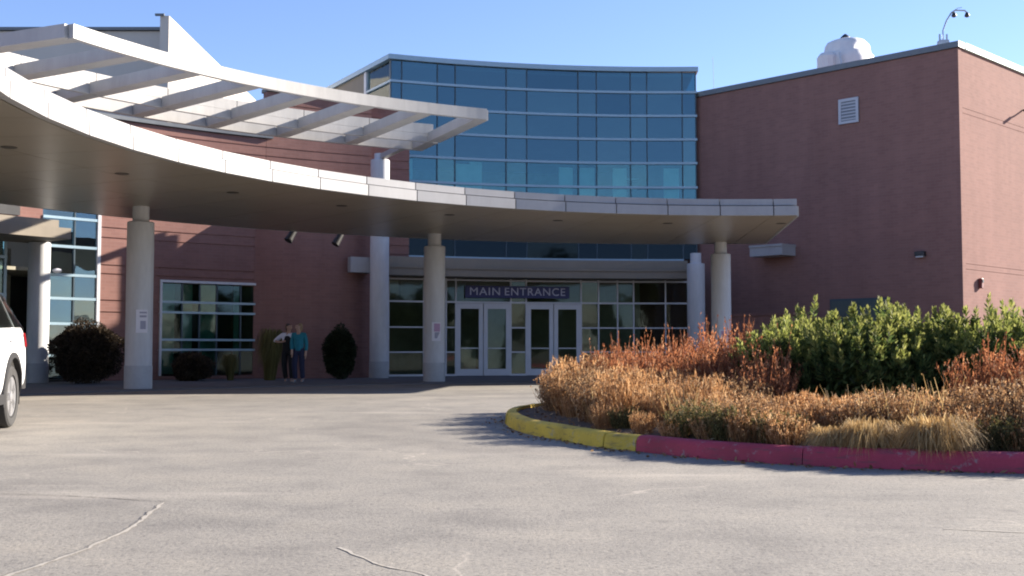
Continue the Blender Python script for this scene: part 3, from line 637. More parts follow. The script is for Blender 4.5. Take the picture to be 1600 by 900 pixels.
# floodlights under the rear edge of the canopy
for (R, t, lab) in ((21.6, 125.6, 'black floodlight hanging behind the canopy, the left one of two'), (21.9, 121.2, 'black floodlight hanging behind the canopy, the right one of two')):
    p = pol(R, t, 4.9); f = thing('floodlight', lab, 'floodlight', p, 'black floodlights behind the canopy')
    q = pol(21.2, t, 4.75); MB().tube([q, (p.x, p.y, 4.72), (p.x, p.y, 4.5)], .035, 8).build('arm', 'black_metal', f)
    MB().lathe((p.x, p.y, 4.68), [(.05, .1), (.12, .06), (.12, -.05), (.06, -.08)], 14).build('junction_box', 'black_metal', f, True)
    d = Vector((-.25, -.2, -.5)); MB().tube([Vector((p.x, p.y, 4.5)) - d * .1, Vector((p.x, p.y, 4.5)) + d * .55], [.10, .13], 14).build('head', 'black_metal', f, True)

# ---------------------------------------------------------------- unseen trees behind the viewer, added to darken reflections in the glass
def added_woodland():
    r = random.Random(99); mb = MB()
    for k in range(64):
        a_ = R_(r.uniform(-128, -6)); D = r.uniform(62, 95); x, y = D * math.cos(a_), D * math.sin(a_); h = r.uniform(7, 13); con = r.random() < .5
        mb.tube([(x, y, 0), (x, y, h * .5), (x + .1, y, h * .9)], [.22, .14, .04], 6)
        for _ in range(560):
            if con:
                z = h * (.12 + .88 * r.random()); w_ = (1 - z / h) * h * .24 + .15; t = r.uniform(0, 6.283); q = r.random() ** .5 * w_
                p = Vector((x + q * math.cos(t), y + q * math.sin(t), z))
            else:
                d = Vector((r.gauss(0, 1), r.gauss(0, 1), r.gauss(0, 1))).normalized() * r.random() ** .35
                p = Vector((x + d.x * h * .34, y + d.y * h * .34, h * .62 + d.z * h * .38))
            d = Vector((r.uniform(-1, 1), r.uniform(-1, 1), r.uniform(-1, 1))).normalized(); L = r.uniform(.8, 1.6); s_ = d.orthogonal().normalized() * L * .42
            mb.add([p, p + d * L * .5 + s_, p + d * L, p + d * L * .5 - s_], [(0, 1, 2, 3)])
    o = mb.build('added_woodland', 'tree_leaf'); o['kind'] = 'stuff'; o['label'] = 'unseen belt of trees added to darken reflections in the entrance glass'; o['category'] = 'trees'
added_woodland()

# ---------------------------------------------------------------- planted island: kerb and soil
KP = [(-.09, 15.4), (.08, 13.6), (.5, 12.3), (.89, 11.35), (1.16, 10.95), (1.66, 10.25), (2.37, 9.62), (3.1, 9.28), (3.9, 8.98), (6.5, 8.6), (9.5, 9.0), (12.2, 10.8), (13.4, 14), (13, 18.3), (10.5, 21.8), (6.5, 23), (3, 21.7), (1.0, 19.2), (.1, 17)]
def catmull(P, per=24):
    out = []; n = len(P)
    for i in range(n):
        p0, p1, p2, p3 = (Vector(P[(i + k - 1) % n]) for k in range(4))
        for j in range(per):
            t = j / per; out.append(.5 * ((2 * p1) + (-p0 + p2) * t + (2 * p0 - 5 * p1 + 4 * p2 - p3) * t * t + (-p0 + 3 * p1 - 3 * p2 + p3) * t ** 3))
    return out
KC = catmull(KP); NK = len(KC)
def nearest(x, y): return min(range(NK), key=lambda i: (KC[i].x - x) ** 2 + (KC[i].y - y) ** 2)
NORM = []
for i in range(NK):
    d = (KC[(i + 1) % NK] - KC[i - 1]).normalized(); NORM.append(Vector((-d.y, d.x)))    # inward (counter-clockwise run)
if (KC[0] + NORM[0] - Vector((6, 16))).length > (KC[0] - Vector((6, 16))).length: NORM = [-q for q in NORM]
kerb = bpy.data.objects.new('kerb', None); kerb.location = (0, 0, 0); COL.objects.link(kerb); struct(kerb)
cut = sorted({nearest(.5, 12.3), nearest(.89, 11.35), nearest(1.16, 10.95), nearest(2.40, 9.6), nearest(-.08, 15.0)})
i_red = nearest(1.16, 10.95)
cuts = [cut[0]]
for cst, nx in zip(cut, cut[1:] + [cut[0] + NK]):
    L = 0; last = cst
    for i in range(cst, nx):
        L += (KC[(i + 1) % NK] - KC[i % NK]).length
        if L > 2.9 and (nx - i) > 14: cuts.append(i + 1); L = 0
    if nx < cut[0] + NK: cuts.append(nx)
cuts.append(cut[0] + NK); cuts = sorted(set(cuts))
prof = [(0, -.02), (.012, .10), (.03, .135), (.06, .15), (.155, .152), (.165, -.02)]
for i0, i1 in zip(cuts[:-1], cuts[1:]):
    V = []; F = []; m = len(prof)
    rr = random.Random(i0); dz = rr.uniform(-.006, .006); do = rr.uniform(-.008, .008)
    idx = list(range(i0, i1 + 1))
    for q, i in enumerate(idx):
        p, n_ = KC[i % NK].copy(), NORM[i % NK]
        if q == 0: p = p + (KC[(i + 1) % NK] - p) * .10
        if q == len(idx) - 1: p = p + (KC[(i - 1) % NK] - p) * .10
        for o_, z in prof:
            jit = rr.uniform(-.003, .003) if 0 < o_ < .1 else 0
            V.append((p.x + n_.x * (o_ + do + jit), p.y + n_.y * (o_ + do + jit), z + dz + (jit if z > .1 else 0)))
    for q in range(len(idx) - 1):
        for k in range(m - 1): F.append((q * m + k, q * m + k + 1, (q + 1) * m + k + 1, (q + 1) * m + k))
    F += [tuple(range(m)), tuple((len(idx) - 1) * m + k for k in range(m - 1, -1, -1))]
    mid = ((i0 + i1) // 2) % NK
    yel = mid < i_red or mid > nearest(1.0, 19.2)
    MB().add(V, F).build('kerb_segment', 'kerb_yellow' if yel else 'kerb_red', kerb, True)
def inside(x, y, off=.2):
    i = nearest(x, y); return (Vector((x, y)) - KC[i]).dot(NORM[i]) > off
def soil_z(x, y):
    i = nearest(x, y); d = max(0, (Vector((x, y)) - KC[i]).dot(NORM[i])); return .10 + .17 * min(1, d / 2.6)
V = [(6.3, 15.8, .3)]; F = []; rr = random.Random(2); RG = (.14, .5, 1.0, 1.6, 2.3, 3.2, 4.4)
idx = list(range(0, NK, 4)); m = len(idx)
for o_ in RG:
    for i in idx:
        p = KC[i] + NORM[i] * o_; V.append((p.x, p.y, .10 + .17 * min(1, o_ / 2.6) + (rr.uniform(-.02, .025) if o_ > .2 else 0)))
for r_ in range(len(RG) - 1):
    for k in range(m): F.append((1 + r_ * m + k, 1 + r_ * m + (k + 1) % m, 1 + (r_ + 1) * m + (k + 1) % m, 1 + (r_ + 1) * m + k))
F += [(0, 1 + (len(RG) - 1) * m + k, 1 + (len(RG) - 1) * m + (k + 1) % m) for k in range(m)]
struct(MB().add(V, F).build('planting_bed', 'soil', None, True))

# ---------------------------------------------------------------- planting
def blade(mb, base, tip, wid, r, bend=None, taper=.25):
    """a narrow two-segment strip from base to tip"""
    d = tip - base; s = Vector((r.uniform(-1, 1), r.uniform(-1, 1), r.uniform(-.2, .2))).normalized(); s = (s - d.normalized() * s.dot(d.normalized())).normalized() * wid
    mid = base + d * .55 + (bend or Vector((0, 0, 0)))
    mb.add([base - s, base + s, mid + s * .8, mid - s * .8, tip + s * taper, tip - s * taper], [(0, 1, 2, 3), (3, 2, 4, 5)])
def leaf(mb, p, d, L, wid, r):
    d = d.normalized(); s = d.cross(Vector((r.uniform(-1, 1), r.uniform(-1, 1), r.uniform(-1, 1)))).normalized() * wid
    mb.add([p, p + d * L * .5 + s, p + d * L, p + d * L * .5 - s], [(0, 1, 2, 3)])
def rv(r, a_=1): return Vector((r.uniform(-a_, a_), r.uniform(-a_, a_), r.uniform(-a_, a_)))
def perennial(seed, rad, h, n, leaves, lean=.35, lw=.010, ll=.05, heads=True, stem=.0035, up=1.2, wisps=0):
    r = random.Random(seed); mb = MB()
    for _ in range(n):
        q = math.sqrt(r.random()) * rad; t = r.uniform(0, 6.283); b = Vector((q * math.cos(t) * .7, q * math.sin(t) * .7, 0))
        out = Vector((math.cos(t), math.sin(t), 0)) * (q / rad)
        H_ = h * r.uniform(.55, 1.08) * (1 - .25 * (q / rad) ** 2)
        tip = b + out * lean * H_ * r.uniform(.5, 1.4) + Vector((r.uniform(-.1, .1) * H_, r.uniform(-.1, .1) * H_, H_))
        blade(mb, b, tip, stem, r, rv(r, .03))
        for k in range(leaves):
            f = r.uniform(.12, 1) ** .8; p = b + (tip - b) * f + rv(r, .012)
            leaf(mb, p, rv(r, .8) + Vector((0, 0, up)), ll * r.uniform(.5, 1.4), lw * r.uniform(.6, 1.3), r)
        if heads:
            for k in range(4): leaf(mb, tip + rv(r, .012), rv(r) + Vector((0, 0, .3)), .03, .011, r)
    for _ in range(wisps):                                          # bare plumes above the mass
        t = r.uniform(0, 6.283); q = r.random() * rad * .8; b = Vector((q * math.cos(t), q * math.sin(t), h * .6)); tip = b + Vector((r.uniform(-.12, .12), r.uniform(-.12, .12), h * r.uniform(.5, .78)))
        blade(mb, b, tip, .006, r, rv(r, .02))
        for k in range(10): leaf(mb, b + (tip - b) * r.uniform(.35, 1), rv(r, .5) + Vector((0, 0, 1.2)), .05, .008, r)
    return mb
def grass(seed, rad, h, n, droop=.8, wid=.004, mess=.0):
    r = random.Random(seed); mb = MB()
    for _ in range(n):
        t = r.uniform(0, 6.283); q = r.random() ** .7 * rad; b = Vector((q * .35 * math.cos(t), q * .35 * math.sin(t), 0))
        d = Vector((math.cos(t + r.uniform(-.5, .5)), math.sin(t + r.uniform(-.5, .5)), 0)); L = r.uniform(.35, 1.1)
        mid = b + d * rad * L * .5 + Vector((0, 0, h * r.uniform(.6, 1.1))); tip = b + d * rad * L + Vector((0, 0, h * (1 - droop) * r.uniform(.2, 1.1) + r.uniform(-.04, .02)))
        mid += rv(r, mess); tip += rv(r, mess * 1.3); tip.z = max(tip.z, -.1)
        s = Vector((-d.y, d.x, r.uniform(-.6, .6))) * wid
        m1 = b + (mid - b) * .5 + Vector((0, 0, h * .12)); m2 = mid + (tip - mid) * .5 + Vector((0, 0, h * .10))
        mb.add([b - s, b + s, m1 + s, m1 - s, mid + s * .9, mid - s * .9, m2 + s * .7, m2 - s * .7, tip], [(0, 1, 2, 3), (3, 2, 4, 5), (5, 4, 6, 7), (7, 6, 8)])
    return mb
def pine(seed, rad, h, n):
    """upright candles of needles over a darker mass; returns body and tip meshes"""
    r = random.Random(seed); body = MB(); tips = MB()
    for _ in range(n):
        t = r.uniform(0, 6.283); q = math.sqrt(r.random()); el = q
        top = h * (math.sqrt(max(0, 1 - (q * .88) ** 2)) * .62 + .38) * r.uniform(.80, 1.08) * (1 + .07 * math.sin(3 * t + seed))
        lay = r.random() ** .55; z = max(.12, top * (.22 + .78 * lay))
        b = Vector((q * rad * math.cos(t), q * rad * math.sin(t), z - .16)); d = Vector((math.cos(t) * q * .35, math.sin(t) * q * .35, 1)) + rv(r, .16); d.normalize()
        L = r.uniform(.10, .28)
        up = z > top * .80
        for k in range(26):
            f = k / 26; p = b + d * L * f
            a_ = k * 2.4 + r.uniform(-.4, .4); x = d.orthogonal().normalized(); y = d.cross(x)
            nd = (x * math.cos(a_) + y * math.sin(a_)) * (.85 - .5 * f) + d * (.55 + .5 * f)
            leaf(tips if up and f > .35 else body, p, nd, r.uniform(.07, .11) * (1.05 - .3 * f), .0135, r)
    for _ in range(int(n * 1.3)):                                   # inner twigs and shaded needles
        t = r.uniform(0, 6.283); q = math.sqrt(r.random()) * .85; p = Vector((q * rad * math.cos(t), q * rad * math.sin(t), r.uniform(.05, .75) * h * (1 - .5 * q * q)))
        for k in range(5): leaf(body, p + rv(r, .07), rv(r) + Vector((0, 0, .3)), .12, .02, r)
    return body, tips
def put(name, mesh, x, y, label, cat, group, rz=None, s=1.0, z=None, parts=()):
    if parts:
        o = bpy.data.objects.new(name, None); o.empty_display_size = .1
    else: o = bpy.data.objects.new(name, mesh)
    o.location = (x, y, (soil_z(x, y) if z is None else z) - .02); o.rotation_euler = (rnd.uniform(-.06, .06), rnd.uniform(-.06, .06), rnd.uniform(0, 6.28) if rz is None else rz)
    o.scale = (s, s, s * rnd.uniform(.94, 1.06)); COL.objects.link(o); tag(o, label, cat, group)
    for nm, me_ in parts:
        c_ = bpy.data.objects.new(nm, me_); COL.objects.link(c_); c_.parent = o
    return o
tan = [perennial(s, .36, .62, 185, 8, .38, .0062, .105, stem=.0048, up=2.4).mesh('dry_perennial', 'dry_tan') for s in (11, 12, 13)]
low = [perennial(s, .34, .42, 175, 7, .45, .006, .085, stem=.0042, up=1.8).mesh('low_dry_perennial', 'dry_tan') for s in (21, 22)]
brn = [perennial(s, .38, .62, 210, 8, .35, .0075, .055).mesh('brown_perennial', 'dry_brown') for s in (31, 32)]
olv = [perennial(s, .34, .40, 220, 8, .45, .007, .07).mesh('olive_perennial', 'olive') for s in (35, 36)]
rus = [perennial(s, .46, .80, 230, 12, .42, .008, .08, True, stem=.0045, up=1.8, wisps=7).mesh('rust_shrub', 'rust') for s in (41, 42)]
stw = [grass(s, .42, .34, 1500, .86, .0035, .07).mesh('straw_grass', 'straw') for s in (51, 52)]
twg = [perennial(s, .25, .55, 26, 1, .6, .004, .03, False, .006).mesh('bare_stalks', 'straw') for s in (61, 62)]
pns = [pine(s, .72, 1.16, 420) for s in (71, 72, 73)]; pns = [(b_.mesh('foliage', 'pine_leaf'), t_.mesh('tip_growth', 'pine_tip')) for b_, t_ in pns]
trk = MB().tube([(0, 0, 0), (.02, .01, .3), (.0, .03, .6)], [.05, .04, .02], 8).mesh('trunk', 'bark')
# green pines in a row across the middle of the island
pine_labels = ['leftmost green mugo pine, beside the rust shrubs', 'second green mugo pine from the left in the hedge', 'middle green mugo pine of the hedge on the island', 'fourth green mugo pine from the left in the hedge', 'green mugo pine behind the right rust shrub', 'green mugo pine at the right edge of the frame']
for k, (x, y, s) in enumerate(((3.45, 14.5, .93), (4.25, 14.0, 1.03), (5.0, 14.3, 1.05), (5.75, 14.0, 1.03), (6.5, 14.3, 1.05), (7.3, 14.1, 1.0))):
    put('mugo_pine', None, x, y, pine_labels[k], 'shrub', 'green pine shrubs on the island', s=s, parts=(('foliage', pns[k % 3][0]), ('tip_growth', pns[k % 3][1]), ('trunk', trk)))
for k, (x, y, s) in enumerate(((4.0, 15.6, 1.0), (5.4, 15.7, 1.02), (6.9, 15.6, 1.0))):
    put('mugo_pine', None, x, y, 'green mugo pine standing in the second row behind the hedge front', 'shrub', 'pines in the back row of the hedge', s=s, parts=(('foliage', pns[k % 3][0]), ('tip_growth', pns[k % 3][1]), ('trunk', trk)))
# rust red shrubs
RL, RG_ = 'rust red shrub between the golden clumps and the green hedge', 'rust shrubs left of the hedge'
for x, y, s in ((1.55, 17.0, 1.0), (2.1, 16.5, 1.0), (2.7, 16.2, 1.08), (1.6, 15.6, .92), (2.2, 15.2, .95), (2.75, 14.7, .98), (3.05, 13.9, .9), (1.35, 16.2, .9), (3.3, 16.6, 1.2), (1.75, 14.8, .85), (2.35, 14.2, .85), (2.9, 13.2, .72), (3.1, 15.4, 1.1)):
    put('rust_shrub', rnd.choice(rus), x, y, RL, 'shrub', RG_, s=s)
for (x, y, s), lab in zip(((4.95, 12.0, .88), (5.5, 11.9, .95), (6.1, 12.0, .9)), ('rust red shrub before the hedge at right, leftmost of three', 'rust red shrub before the hedge at right, middle of three', 'rust red shrub before the hedge at right, cut by the frame')):
    put('rust_shrub', rnd.choice(rus), x, y, lab, 'shrub', 'rust shrubs at the right edge', s=s)
# golden dry clumps at the tip of the island
pts_t = [(.62, 15.9, .78), (.62, 15.2, .75), (.8, 16.6, 1.1), (.95, 15.7, 1.05), (.78, 14.5, .8), (1.1, 14.9, .95), (1.0, 13.9, .9), (1.45, 14.2, .9), (1.25, 13.2, .9), (1.7, 13.5, .88), (2.0, 13.9, .8), (1.15, 12.5, .8), (1.6, 12.8, .82), (2.1, 13.1, .8), (2.5, 13.5, .75), (.95, 13.2, .75), (.75, 13.9, .6), (1.55, 12.1, .68), (1.0, 12.1, .5), (1.3, 11.55, .5), (1.75, 11.3, .55), (2.0, 11.8, .6), (2.05, 12.3, .72), (2.55, 12.7, .66), (1.2, 17.6, 1.1), (.9, 17.9, 1.0), (.75, 16.9, .85)]
for x, y, s in pts_t:
    lab, gr = (('golden dried clump at the rounded tip of the island', 'dried clumps at the island tip') if x < .9 else ('golden dried clump behind the yellow and red kerb change', 'dried clumps behind the kerb colour change') if y < 13.4 else ('golden dried clump in front of the rust shrubs', 'dried clumps in front of the rust shrubs'))
    put('dry_perennial', rnd.choice(tan + tan + brn), x, y, lab, 'plant', gr, s=s * rnd.uniform(.72, 1.12))
# low dry row along the red kerb
for k in range(44):
    t = k / 43; i = nearest(1.5 + 3.6 * t, 10.5 - 1.5 * t); o_ = rnd.uniform(.3, 1.7); p = KC[i] + NORM[i] * o_
    if rnd.random() < .12: continue
    if 2.55 < p.x < 3.75 and o_ < .75: continue
    if p.x < 2.4: lab, gr = 'low dried brown clump behind the red kerb left of its joint', 'low dried clumps left of the kerb joint'
    elif p.x < 3.6: lab, gr = 'low dried brown clump behind the pale straw tussocks', 'low dried clumps behind the straw'
    else: lab, gr = 'low dried brown clump right of the pale straw tussocks', 'low dried clumps right of the straw'
    put('low_dry_perennial', rnd.choice(low + [brn[k % 2]]), p.x, p.y, lab, 'plant', gr, s=rnd.uniform(.55, .82) * (.8 if o_ < .7 else 1))
for x, y, s in ((1.55, 11.0, .5), (1.85, 10.7, .55), (2.35, 11.3, .75), (2.85, 11.4, .72), (3.35, 11.2, .72), (3.9, 11.1, .7), (4.4, 11.0, .7), (2.1, 10.7, .7), (3.0, 12.0, .62), (3.7, 11.9, .62)):
    put('low_dry_perennial', rnd.choice(low), x, y, 'dried tan clump in the row at the foot of the green hedge', 'plant', 'dried clumps at the hedge foot', s=s)
for x, y, s in ((4.25, 10.2, .85), (4.55, 9.9, .95), (4.85, 10.3, .98), (5.2, 9.9, .95), (4.35, 9.55, .75), (4.75, 9.4, .8), (5.6, 10.3, 1.0), (5.1, 9.45, .8)):
    put('brown_perennial', rnd.choice(brn), x, y, 'taller brown dried plant above the kerb at the right edge', 'plant', 'tall dried plants at the right edge', s=s)
for x, y, s in ((2.0, 10.55, .75), (2.35, 10.25, .72), (1.7, 11.0, .7), (1.9, 11.5, .8), (4.05, 9.55, .7), (1.2, 12.0, .6), (1.5, 13.0, .9)):
    put('olive_perennial', rnd.choice(olv), x, y, 'olive green low clump among the dried plants behind the kerb', 'plant', 'olive clumps behind the kerb', s=s)
# pale straw tussocks spilling over the kerb
for (x, y, s, lab) in ((2.68, 9.80, .50, 'small pale straw tussock left of the other straw clumps'), (2.98, 9.66, .66, 'rounded pale straw tussock at the red kerb, middle one'), (3.48, 9.42, .78, 'pale straw tussock drooping furthest over the red kerb')):
    put('straw_tussock', rnd.choice(stw), x, y, lab, 'grass', 'straw tussocks by the red kerb', s=s, z=.12)
for x, y, s in ((3.1, 10.4, 1.0), (3.45, 10.3, 1.0), (2.0, 10.9, .9), (3.75, 10.4, 1.0), (1.75, 11.6, .9), (.95, 12.9, .8), (4.1, 10.9, 1.0)):
    put('bare_stalks', rnd.choice(twg), x, y, 'cluster of bare pale stalks among the dried plants by the kerb', 'plant', 'bare stalks by the kerb', s=s)

# fallen leaves on the bed and in the gutter
def litter():
    r = random.Random(5); mb = MB()
    for _ in range(2600):
        i = r.randrange(NK); gut = r.random() < .22; o_ = -abs(r.gauss(0, .10)) - .01 if gut else r.uniform(.2, 2.2); p = KC[i] + NORM[i] * o_
        z = .006 if gut else soil_z(p.x, p.y) + .025
        leaf(mb, Vector((p.x, p.y, z)), Vector((r.uniform(-1, 1), r.uniform(-1, 1), r.uniform(0, .25))), r.uniform(.03, .07), r.uniform(.006, .014), r)
    o = mb.build('leaf_litter', 'dry_brown'); o['kind'] = 'stuff'; o['label'] = 'dry fallen leaves on the soil and along the kerb'; o['category'] = 'leaves'
litter()
# planting against the building
def bush(name, seed, rad, h, n, mat, x, y, label, cat='shrub', ll=.07):
    r = random.Random(seed); mb = MB()
    for _ in range(n):
        d = rv(r).normalized(); q = r.random() ** .28 * (1 + .06 * math.sin(5 * d.x + seed) + .05 * math.sin(7 * d.z))
        p = Vector((d.x * rad * q, d.y * rad * q, h * .5 + d.z * h * .5 * q)); p.z = max(.02, p.z)
        leaf(mb, p, d + rv(r, .7), ll * r.uniform(.6, 1.4), ll * .3, r)
    for _ in range(n // 5):
        d = rv(r).normalized() * r.random() ** .5 * .8; p = Vector((d.x * rad, d.y * rad, max(.05, h * .5 + d.z * h * .5))); leaf(mb, p, rv(r), ll * 3, ll * 1.1, r)
    o = thing(name, label, cat, (x, y, .03))
    f = mb.mesh('foliage', mat); fo = bpy.data.objects.new('foliage', f); COL.objects.link(fo); fo.parent = o
    t = bpy.data.objects.new('trunk', MB().tube([(0, 0, 0), (.02, 0, h * .3), (0, .02, h * .6)], [.06, .04, .02], 8).mesh('trunk', 'bark')); COL.objects.link(t); t.parent = o
    return o
bush('clipped_shrub', 1, .52, 1.72, 9000, 'dark_green', -5.55, 37.2, 'dark rounded evergreen shrub in front of the curved brick bay')
bush('dark_shrub', 2, 1.02, 1.75, 14000, 'dark_brown', -12.0, 32.6, 'large dark shrub between the side portico and the nearest column')
bush('brown_shrub', 3, .62, .85, 6000, 'dark_brown', -9.75, 35.2, 'low brown shrub under the brick wing window')
gmesh = grass(81, .5, 1.45, 700, .35, .007).mesh('tall_grass', 'yellow_grass')
for x, y, lab in ((-7.55, 36.0, 'yellow green grass clump beside the two people'), (-8.75, 35.9, 'yellow green grass clump in front of the wing window')):
    o = put('tall_grass', gmesh, x, y, lab, 'grass', 'tall grass clumps by the brick wing', z=.04, s=1.0 if x > -8 else .55)
# ---------------------------------------------------------------- people
def skin_mesh(verts, edges, radii, mat, root=0, sub=2):
    me = bpy.data.meshes.new('skin_src'); me.from_pydata(verts, edges, []); ob = bpy.data.objects.new('skin_src', me); COL.objects.link(ob)
    md = ob.modifiers.new('skin', 'SKIN'); md.use_smooth_shade = True
    for i, d in enumerate(me.skin_vertices[0].data):
        rr_ = radii[i]; d.radius = rr_ if isinstance(rr_, tuple) else (rr_, rr_); d.use_root = (i == root)
    ob.modifiers.new('sub', 'SUBSURF').levels = sub
    dg = bpy.context.evaluated_depsgraph_get(); out = bpy.data.meshes.new_from_object(ob.evaluated_get(dg)); bpy.data.objects.remove(ob)
    out.materials.clear(); out.materials.append(M[mat]); return out
def person(label, loc, face_dir, J, top, legs, hair, long_sleeve=True, skirt=False):
    """J: joint positions in the person's frame (x right of picture, y away, z up)"""
    r = thing('person', label, 'person', loc)
    def part(nm, me_):
        o = bpy.data.objects.new(nm, me_); COL.objects.link(o); o.parent = r; return o
    def chain(names, rad, mat, edges=None, sub=2):
        P = [J[n] for n in names]; E = edges or [(i, i + 1) for i in range(len(P) - 1)]
        return skin_mesh(P, E, rad, mat, 0, sub)
    # body: one continuous surface
    nm = ['pelvis', 'waist', 'chest', 'neck', 'chin', 'head', 'crown', 'shL', 'elL', 'wrL', 'haL', 'shR', 'elR', 'wrR', 'haR', 'hipL', 'knL', 'anL', 'toL', 'hipR', 'knR', 'anR', 'toR']
    ra = [(.13, .10), (.115, .09), (.13, .095), .05, .062, .085, .075, .055, .042, .03, .034, .055, .042, .03, .034, .085, .058, .042, .032, .085, .058, .042, .032]
    ix = {n: i for i, n in enumerate(nm)}
    E = [('pelvis', 'waist'), ('waist', 'chest'), ('chest', 'neck'), ('neck', 'chin'), ('chin', 'head'), ('head', 'crown'), ('chest', 'shL'), ('shL', 'elL'), ('elL', 'wrL'), ('wrL', 'haL'), ('chest', 'shR'), ('shR', 'elR'), ('elR', 'wrR'), ('wrR', 'haR'), ('pelvis', 'hipL'), ('hipL', 'knL'), ('knL', 'anL'), ('anL', 'toL'), ('pelvis', 'hipR'), ('hipR', 'knR'), ('knR', 'anR'), ('anR', 'toR')]
    verts = [J[n] for n in nm]; rads = list(ra); edges = [(ix[a_], ix[b_]) for a_, b_ in E]
    f = Vector(face_dir).normalized(); hd = Vector(J['head'])
    k = len(verts); verts.append(tuple(hd + f * .10 + Vector((0, 0, -.02)))); rads.append(.016); edges.append((ix['head'], k))
    for side in ('L', 'R'):                                          # five fingers on each hand
        h_ = Vector(J['ha' + side]); d = (h_ - Vector(J['wr' + side])).normalized(); x = d.cross(f).normalized()
        for q, (off, L) in enumerate(((-.024, .06), (-.008, .072), (.008, .068), (.022, .055))):
            k = len(verts); verts += [tuple(h_ + x * off + d * .03), tuple(h_ + x * off * 1.2 + d * (.03 + L) + f * .015)]; rads += [.0095, .0075]; edges += [(ix['ha' + side], k), (k, k + 1)]
        k = len(verts); verts.append(tuple(h_ + f * .045 + d * .015)); rads.append(.010); edges.append((ix['wr' + side], k))
    part('body', skin_mesh(verts, edges, rads, 'skin'))
    tn_ = ['waist', 'chest', 'collar', 'shL', 'elL', 'cuL', 'shR', 'elR', 'cuR', 'hem']
    J['collar'] = tuple(Vector(J['chest']).lerp(Vector(J['neck']), .62)); J['hem'] = tuple(Vector(J['pelvis']) + Vector((0, 0, -.03)))
    for s in 'LR': J['cu' + s] = tuple(Vector(J['el' + s]).lerp(Vector(J['wr' + s]), .85 if long_sleeve else .15))
    e2 = [(0, 1), (1, 2), (1, 3), (3, 4), (4, 5), (1, 6), (6, 7), (7, 8), (0, 9)]
    part('top', skin_mesh([J[n] for n in tn_], e2, [(.16, .125), (.165, .13), .07, .075, .062, .052, .075, .062, .052, (.165, .13)], top))
    ln = ['pelvis', 'hipL', 'knL', 'anL', 'hipR', 'knR', 'anR', 'waist']
    part('trousers', skin_mesh([J[n] for n in ln], [(0, 1), (1, 2), (2, 3), (0, 4), (4, 5), (5, 6), (0, 7)], [(.16, .13), .105, .085, .072, .105, .085, .072, (.14, .11)], legs))
    c_ = Vector(J['head']); b_ = -f
    part('hair', skin_mesh([tuple(c_ + Vector((0, 0, .085)) + b_ * .01), tuple(c_ + b_ * .05 + Vector((0, 0, .045))), tuple(c_ + b_ * .07 + Vector((0, 0, -.05))), tuple(c_ + b_ * .06 + Vector((0, 0, -.14)))], [(0, 1), (1, 2), (2, 3)], [.09, .095, .08, .05], hair))
    for s in 'LR':
        a_, t_ = Vector(J['an' + s]), Vector(J['to' + s]); part('shoe', skin_mesh([tuple(a_ + Vector((0, 0, -.02))), tuple(a_.lerp(t_, .5) + Vector((0, 0, -.015))), tuple(t_)], [(0, 1), (1, 2)], [.052, .05, .04], 'shoe'))
    # face: eyes, mouth, ears
    rt = f.cross(Vector((0, 0, 1))).normalized()
    fm = MB()
    for s in (-1, 1):
        q = hd + rt * .032 * s + f * .083 + Vector((0, 0, .01)); fm.lathe((q.x, q.y, q.z - .006), [(.004, 0), (.011, .003), (.011, .009), (.004, .012)], 8)
    q = hd + f * .082 + Vector((0, 0, -.065)); fm.box(q, (.035, .012, .008), math.atan2(rt.y, rt.x)); part('features', fm.mesh('features', 'hair_brown'))
    em = MB()
    for s in (-1, 1):
        q = hd + rt * .086 * s; em.lathe((q.x, q.y, q.z - .03), [(.006, 0), (.016, .012), (.018, .04), (.008, .058)], 8)
    part('ears', em.mesh('ears', 'skin'))
    return r
JA = dict(pelvis=(0, 0, .93), waist=(0, .0, 1.08), chest=(.0, .0, 1.30), neck=(-.005, 0, 1.46), chin=(-.015, -.01, 1.53), head=(-.02, -.01, 1.60), crown=(-.015, 0, 1.66),
          shL=(-.165, 0, 1.38), elL=(-.20, -.02, 1.11), wrL=(-.17, -.10, .90), haL=(-.165, -.12, .82), shR=(.165, .0, 1.38), elR=(.215, .02, 1.10), wrR=(.21, -.03, .86), haR=(.21, -.05, .78),
          hipL=(-.085, 0, .87), knL=(-.11, -.06, .49), anL=(-.10, .05, .10), toL=(-.14, -.09, .045), hipR=(.085, 0, .87), knR=(.09, .0, .49), anR=(.10, .12, .11), toR=(.09, -.02, .045))
person('person in a teal long-sleeved top and navy trousers on the walk by the brick bay', (-6.10, 33.0, .03), (-.75, -.6, 0), JA, 'teal_cloth', 'navy_cloth', 'hair_blond')
JB = dict(pelvis=(0, 0, .93), waist=(0, .0, 1.08), chest=(.0, .0, 1.30), neck=(.02, 0, 1.46), chin=(.03, -.01, 1.53), head=(.04, -.01, 1.60), crown=(.04, 0, 1.66),
          shL=(-.165, 0, 1.37), elL=(-.38, .03, 1.20), wrL=(-.20, -.12, 1.16), haL=(-.13, -.15, 1.18), shR=(.165, 0, 1.38), elR=(.20, .03, 1.11), wrR=(.17, -.08, .92), haR=(.165, -.11, .84),
          hipL=(-.085, 0, .87), knL=(-.10, -.02, .49), anL=(-.06, .06, .10), toL=(-.05, -.08, .045), hipR=(.085, 0, .87), knR=(.12, -.08, .50), anR=(.13, -.04, .10), toR=(.14, -.18, .045))
pB = person('person in a black vest and trousers with white sleeves, elbow raised', (-6.50, 33.45, .03), (.8, -.6, 0), JB, 'white_cloth', 'black_cloth', 'hair_brown', long_sleeve=False)
vs = skin_mesh([(0, 0, .84), (0, 0, 1.08), (0.0, -.005, 1.30), (.0, 0, 1.37)], [(0, 1), (1, 2), (2, 3)], [(.18, .145), (.172, .138), (.165, .14), (.11, .10)], 'black_cloth')
